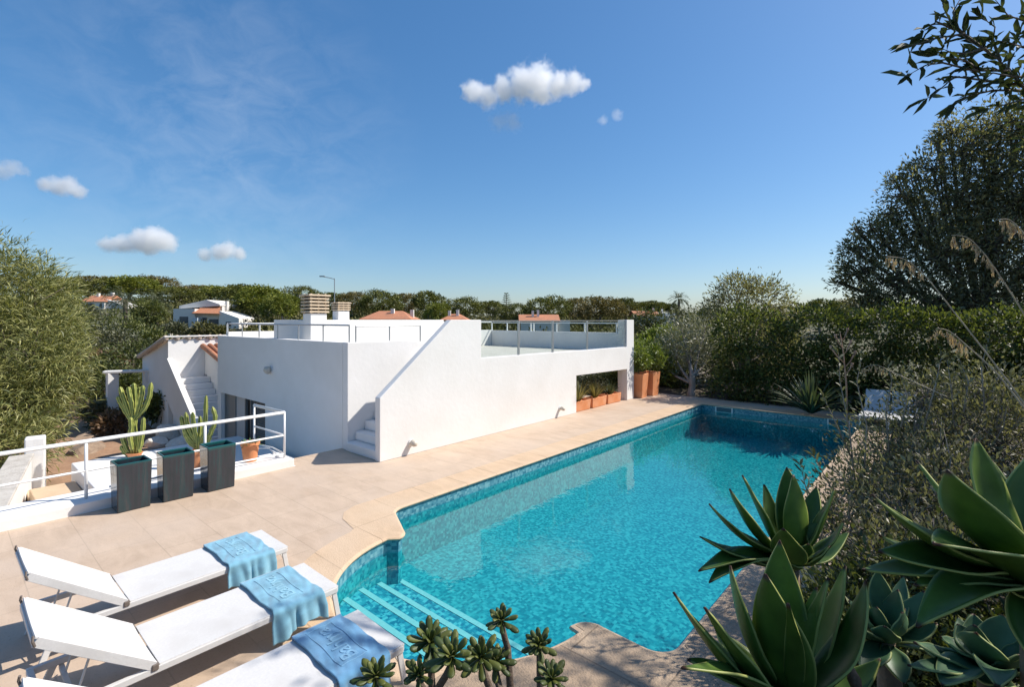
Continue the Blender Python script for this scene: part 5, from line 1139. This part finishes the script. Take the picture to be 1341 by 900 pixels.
# ------------------------------------------------------------------ sun loungers and towels
SLING = pbr('white_sling', (.60, .585, .565), (.67, .655, .635), 60, .75, .2, 400, c3=(.57, .55, .525), s3=3.0)
ALU = pbr('white_aluminium', (.64, .63, .61), (.59, .575, .56), 10, .4, .03, 60)
HINGE = pbr('hinge_dark', (.16, .13, .11), None, rough=.5)
def lounger(x, y, rz, lab):
    e = empty('sun_lounger', (x, y, 0), lab, 'sun lounger', 'white sun loungers beside the pool steps', R(rz)); w_ = .325
    m_ = MB()
    for s in (-1, 1): m_.box(s*w_-.02, s*w_+.02, -2.05, -.0, .235, .285)
    m_.box(-w_+.02, w_-.02, -.04, 0, .24, .284); m_.box(-w_+.02, w_-.02, -2.05, -2.01, .24, .284); m_.box(-w_+.02, w_-.02, -1.46, -1.43, .238, .27)
    m_.build('frame', ALU, e, bevel=.006)
    m_ = MB(); n1, n2 = 8, 24; V = []
    for j in range(n2+1):
        for i in range(n1+1):
            u = i/n1*2-1; V.append((u*(w_+.012), -1.405+1.415*j/n2, .295-.004*(1-u*u)*(.6+.4*math.sin(j*.3))))
    Fq = [(j*(n1+1)+i, j*(n1+1)+i+1, (j+1)*(n1+1)+i+1, (j+1)*(n1+1)+i) for j in range(n2) for i in range(n1)]
    m_.add(V, Fq); o_ = m_.build('seat_sling', SLING, e); sd = o_.modifiers.new('t', 'SOLIDIFY'); sd.thickness = .009; sd.offset = -1
    m_ = MB()
    for s in (-1, 1): m_.box(s*(w_+.008)-.006, s*(w_+.008)+.006, -1.405, .008, .245, .292)
    m_.box(-w_-.001, w_+.001, -.004, .010, .245, .290); m_.build('sling_hem', SLING, e, bevel=.004)
    # backrest
    a = Vector((0, -1.43, .30)); L = .80; an = R(37.5); d = Vector((0, -math.cos(an), math.sin(an))); b = a+d*L
    bk = MB()
    for s in (-1, 1): bk.bar(a+Vector((s*w_, 0, -.02)), b+Vector((s*w_, 0, -.02)), .032, .05)
    bk.bar(b+Vector((-w_, 0, -.03)), b+Vector((w_, 0, -.03)), .03, .03); br = bk.build('backrest_frame', ALU, e, bevel=.006)
    m_ = MB(); V = []; up = Vector((0, math.sin(an), math.cos(an)))
    for j in range(n2+1):
        for i in range(n1+1):
            u = i/n1*2-1; V.append(a+d*(L*j/n2*1.01)+Vector((u*(w_+.016), 0, 0))+up*(.016-.005*(1-u*u)))
    m_.add(V, Fq); o_ = m_.build('backrest_sling', SLING, e); sd = o_.modifiers.new('t', 'SOLIDIFY'); sd.thickness = .009; sd.offset = 1
    for s in (-1, 1): MB().bar(a+d*.01+Vector((s*(w_+.017), 0, -.012)), b+Vector((s*(w_+.017), 0, -.012)), .008, .062).build('backrest_hem', SLING, e, bevel=.003)
    for s in (-1, 1):
        MB().tube([b+Vector((s*(w_+.02), 0, -.04)), b+Vector((s*(w_+.03), -.012, 0)), b+Vector((s*(w_+.02), -.008, .03))], .008, 6).build('end_cap', HINGE, br)
        MB().box(s*w_-.03, s*w_+.03, -1.455, -1.41, .262, .31).build('hinge', HINGE, e, bevel=.008)
        # legs: flat tapered blades with an inner brace
        for yy, yo in ((-.03, .035), (-1.9, -.10)):
            lg = MB(); t0 = Vector((s*w_, yy, .25)); t1 = Vector((s*(w_+.025), yy+yo, 0)); lg.bar(t0, t1, .045, .022, up=(1, 0, 0)); lg.tube([t0+Vector((-s*.16, 0, -.008)), t0.lerp(t1, .55)], .006, 5)
            lg.build('leg', ALU, e, bevel=.004)
        MB().tube([a+d*.42+Vector((s*.2, 0, -.03)), Vector((s*.2, -1.86, .20))], .009, 6).build('prop_bar', ALU, e)
    MB().tube([(-.2, -1.86, .20), (.2, -1.86, .20)], .010, 6).build('cross_bar', ALU, e)
    m_ = MB(); m_.bar((-w_, -1.86, .215), (w_, -1.86, .215), .03, .03); m_.build('rear_stretcher', ALU, e)
    return e
lounger(-5.83, 2.52, .6, 'white sling sun lounger farthest from the camera, nearest the tall planters')
lounger(-4.66, 2.46, .0, 'white sling sun lounger in the middle of the row with raised back')
lounger(-3.50, 2.36, -1.2, 'white sling sun lounger in dappled shade closest to the camera, cut off by the frame')
def towel_mat(name, c):
    m, nt = nt_new(name); b = N(nt, 'ShaderNodeBsdfPrincipled'); b.inputs['Roughness'].default_value = .95; b.inputs['Sheen Weight'].default_value = .35; b.inputs['Specular IOR Level'].default_value = .1
    tc = N(nt, 'ShaderNodeTexCoord'); n1 = N(nt, 'ShaderNodeTexNoise', i_Scale=260.0, i_Detail=3.0); nt.links.new(tc.outputs['Object'], n1.inputs[0])
    n2 = N(nt, 'ShaderNodeTexNoise', i_Scale=7.0, i_Detail=5.0); nt.links.new(tc.outputs['Object'], n2.inputs[0])
    r_ = ramp(nt, n2.outputs[0], tuple(x*.78 for x in c), tuple(min(1, x*1.15) for x in c), .3, .7)
    nt.links.new(r_.outputs[0], b.inputs['Base Color']); bp = N(nt, 'ShaderNodeBump', i_Strength=.5, i_Distance=.004); nt.links.new(n1.outputs[0], bp.inputs['Height']); nt.links.new(bp.outputs[0], b.inputs['Normal'])
    finish(nt, b.outputs[0]); return m
def towel(x, y, rz, y0, y1, hang, seed, lab, col, lcol, word):
    rng = random.Random(seed); e = empty('beach_towel', (x, y, 0), lab, 'towel', 'blue beach towels on the loungers', R(rz))
    ph = [rng.uniform(0, 6) for _ in range(8)]
    def surf(s, t):
        """s arc length across (0 at the left edge), t along the lounger"""
        yy = y0+(y1-y0)*t; Wd = .70
        skew = .03*math.sin(t*3+ph[0]); s2 = s+skew*.3
        wr = (.0035*math.sin(s*21+t*8+ph[1]+1.5*math.sin(t*5))+.003*math.sin(s*9-t*19+ph[2])+.0025*math.sin(t*37+s*25+ph[3]+2*math.sin(s*11)))*(.35+1.4*abs(t-.45))
        if s < .03: return Vector((-.35, yy, .302-(.03-s))), 1
        if s < .03+Wd-.02:
            f = min(1, (s-.03)/.03); return Vector((-.35+s-.03, yy+.006*math.sin(s*14+ph[4]), .311+wr*f)), 0
        h = s-(.03+Wd-.02); c_ = min(h/.035, 1.0)*1.5708
        zx = .33+.024*math.sin(c_); zz = .311-.022*(1-math.cos(c_))-max(0, h-.035)
        k = min(1, h/.12); fold = math.sin(t*15+ph[5]+h*4)+.6*math.sin(t*31+ph[6]-h*6)
        drop = 1.0+.16*math.sin(t*4.3+ph[7])*(h/hang)
        return Vector((zx+.010+k*(.016*fold+.02*h/hang), yy+.02*k*math.sin(t*9+ph[1])+(t-.5)*.0*h, .311-(.311-zz)*drop)), 1
    nu, nv = 90, 56; S = .03+.68+hang; V = []
    for j in range(nv+1):
        for i in range(nu+1): V.append(surf(S*i/nu, j/nv)[0])
    m_ = MB(); m_.add(V, [(j*(nu+1)+i, j*(nu+1)+i+1, (j+1)*(nu+1)+i+1, (j+1)*(nu+1)+i) for j in range(nv) for i in range(nu)])
    o_ = m_.build('cloth', towel_mat('towel_'+str(seed), col), e, smooth=True); sd = o_.modifiers.new('t', 'SOLIDIFY'); sd.thickness = .012; sd.offset = 1
    # woven relief word in a frame
    cu = bpy.data.curves.new('word', 'FONT'); cu.body = word; cu.size = .165; cu.align_x = 'CENTER'; cu.align_y = 'CENTER'; cu.resolution_u = 3; cu.extrude = .003; cu.space_character = 1.0; cu.offset = .001
    to = bpy.data.objects.new('word', cu); COL.objects.link(to); dg = bpy.context.evaluated_depsgraph_get(); me = bpy.data.meshes.new_from_object(to.evaluated_get(dg)); bpy.data.objects.remove(to)
    bm = bmesh.new(); bm.from_mesh(me); bmesh.ops.subdivide_edges(bm, edges=[q for q in bm.edges if q.calc_length() > .03], cuts=3); 
    xs_ = [v.co.x for v in bm.verts]; sc_ = .47/(max(xs_)-min(xs_)); mid = (max(xs_)+min(xs_))/2
    def onto(u, v, lift):
        s = .03+.33-u; t = .46-v/(y1-y0); q = surf(s, t)[0]; q.z += .0125+lift; return q
    for v in bm.verts: v.co = onto((v.co.x-mid)*sc_, v.co.y*1.05, .0020+v.co.z*.7)
    bm.to_mesh(me); bm.free(); lo = link('lettering', me, None, e); me.materials.clear(); lm = towel_mat('towel_relief_'+str(seed), lcol); me.materials.append(lm)
    m_ = MB()
    def line(u0, v0, u1, v1):
        n_ = 14; pts = [onto(u0+(u1-u0)*i/n_, v0+(v1-v0)*i/n_, .001) for i in range(n_+1)]; m_.tube(pts, .0035, 5)
    for a in ((-.27, -.105, .27, -.105), (-.27, .105, .27, .105), (-.27, -.105, -.27, .105), (.27, -.105, .27, .105)): line(*a)
    m_.build('relief_border', lm, e)
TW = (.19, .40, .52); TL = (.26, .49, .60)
towel(-5.83, 2.52, .6, -.60, -.15, .27, 1, 'light blue towel with raised lettering on the lounger nearest the planters', TW, TL, 'Bahhya')
towel(-4.66, 2.46, 0, -.60, -.15, .24, 2, 'light blue towel with clear framed lettering on the middle lounger', TW, TL, 'Bahhya')
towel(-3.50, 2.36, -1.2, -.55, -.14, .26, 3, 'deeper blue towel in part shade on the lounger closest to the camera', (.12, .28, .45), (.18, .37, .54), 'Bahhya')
# ------------------------------------------------------------------ clouds
def cloud(lab, cx, cy, d, puffs, dens, amp, seed):
    """puffs in photo pixels around the cloud centre: dx, dy, radius; built as a real body of vapour far away"""
    c0 = atd(cx, cy, d); k = d/FOC; e_ = c2w(1, 0); f_ = c2w(0, 1)
    B = [((dx*k), 0.0+random.Random(seed+i).uniform(-.3, .3)*r*k, -dy*k, r*k) for i, (dx, dy, r) in enumerate(puffs)]
    x0 = min(b[0]-b[3] for b in B)-8*k; x1 = max(b[0]+b[3] for b in B)+8*k; y0 = min(b[1]-b[3] for b in B)-4*k; y1 = max(b[1]+b[3] for b in B)+4*k; z0 = min(b[2]-b[3] for b in B)-6*k; z1 = max(b[2]+b[3] for b in B)+6*k
    m, nt = nt_new('cloud_vapour'); tc = N(nt, 'ShaderNodeTexCoord'); P = tc.outputs['Object']
    n = N(nt, 'ShaderNodeTexNoise', i_Scale=.085/k, i_Detail=8.0, i_Roughness=.64); mp = N(nt, 'ShaderNodeMapping'); mp.inputs['Location'].default_value = (seed*371.0, 0, 0); nt.links.new(P, mp.inputs[0]); nt.links.new(mp.outputs[0], n.inputs[0])
    cur = None
    for b in B:
        ds = N(nt, 'ShaderNodeVectorMath', operation='DISTANCE'); nt.links.new(P, ds.inputs[0]); ds.inputs[1].default_value = b[:3]
        q = N(nt, 'ShaderNodeMath', operation='MULTIPLY_ADD'); nt.links.new(ds.outputs['Value'], q.inputs[0]); q.inputs[1].default_value = -1/b[3]; q.inputs[2].default_value = 1.0
        if cur is None: cur = q.outputs[0]
        else:
            mx = N(nt, 'ShaderNodeMath', operation='SMOOTH_MAX'); nt.links.new(cur, mx.inputs[0]); nt.links.new(q.outputs[0], mx.inputs[1]); mx.inputs[2].default_value = .15; cur = mx.outputs[0]
    a = N(nt, 'ShaderNodeMath', operation='MULTIPLY_ADD'); nt.links.new(n.outputs[0], a.inputs[0]); a.inputs[1].default_value = amp; a.inputs[2].default_value = -.5*amp-.12
    s_ = N(nt, 'ShaderNodeMath', operation='ADD'); nt.links.new(cur, s_.inputs[0]); nt.links.new(a.outputs[0], s_.inputs[1])
    mr = N(nt, 'ShaderNodeMapRange'); mr.inputs['From Min'].default_value = .0; mr.inputs['From Max'].default_value = .45; mr.inputs['To Max'].default_value = dens/k; nt.links.new(s_.outputs[0], mr.inputs[0])
    v = N(nt, 'ShaderNodeVolumeScatter', i_Anisotropy=.25); v.inputs[0].default_value = (1, 1, 1, 1); nt.links.new(mr.outputs[0], v.inputs['Density'])
    o = N(nt, 'ShaderNodeOutputMaterial'); nt.links.new(v.outputs[0], o.inputs['Volume'])
    ob_ = MB().box(x0, x1, y0, y1, z0, z1).build('cloud', m); ob_.location = c0; ob_.rotation_euler.z = math.asin(SS); tag(ob_, lab, 'cloud', 'small fair-weather clouds', 'thing'); return ob_
D_ = 1800
cloud('ragged white cloud alone high in the middle of the sky', 690, 112, D_, [(-70, 10, 18), (-50, 12, 18), (-30, 6, 20), (-5, 0, 26), (15, -6, 28), (20, 10, 18), (40, 0, 22), (60, -2, 18), (72, -2, 12)], 0.099, 2.12, 1)
cloud('faint wisp of cloud just below the ragged middle cloud', 662, 158, D_, [(-10, 0, 14), (8, 2, 16)], 0.022, 2.38, 2)
cloud('tiny faint cloud wisp right of the ragged middle cloud', 800, 153, D_, [(-10, 4, 8), (8, -2, 9)], 0.031, 2.25, 3)
cloud('flat-bottomed white cloud low on the left above the pines', 185, 317, D_, [(-42, 4, 13), (-25, 2, 16), (-5, -2, 20), (15, -4, 21), (33, 0, 18), (10, 6, 16)], 0.124, 1.38, 4)
cloud('smaller white cloud low over the pines, right of the flat-bottomed one', 290, 330, D_, [(-22, 4, 11), (-5, 0, 14), (10, -2, 15), (24, 2, 11)], 0.112, 1.38, 5)
cloud('white cloud with pointed top near the left edge of the sky', 82, 245, D_, [(-26, -3, 12), (-8, -2, 16), (10, 0, 17), (22, 6, 12)], 0.081, 1.50, 6)
cloud('pale cloud cut by the left frame edge', 14, 220, D_, [(-14, 4, 16), (4, 0, 15), (16, 4, 10)], 0.037, 1.75, 7)
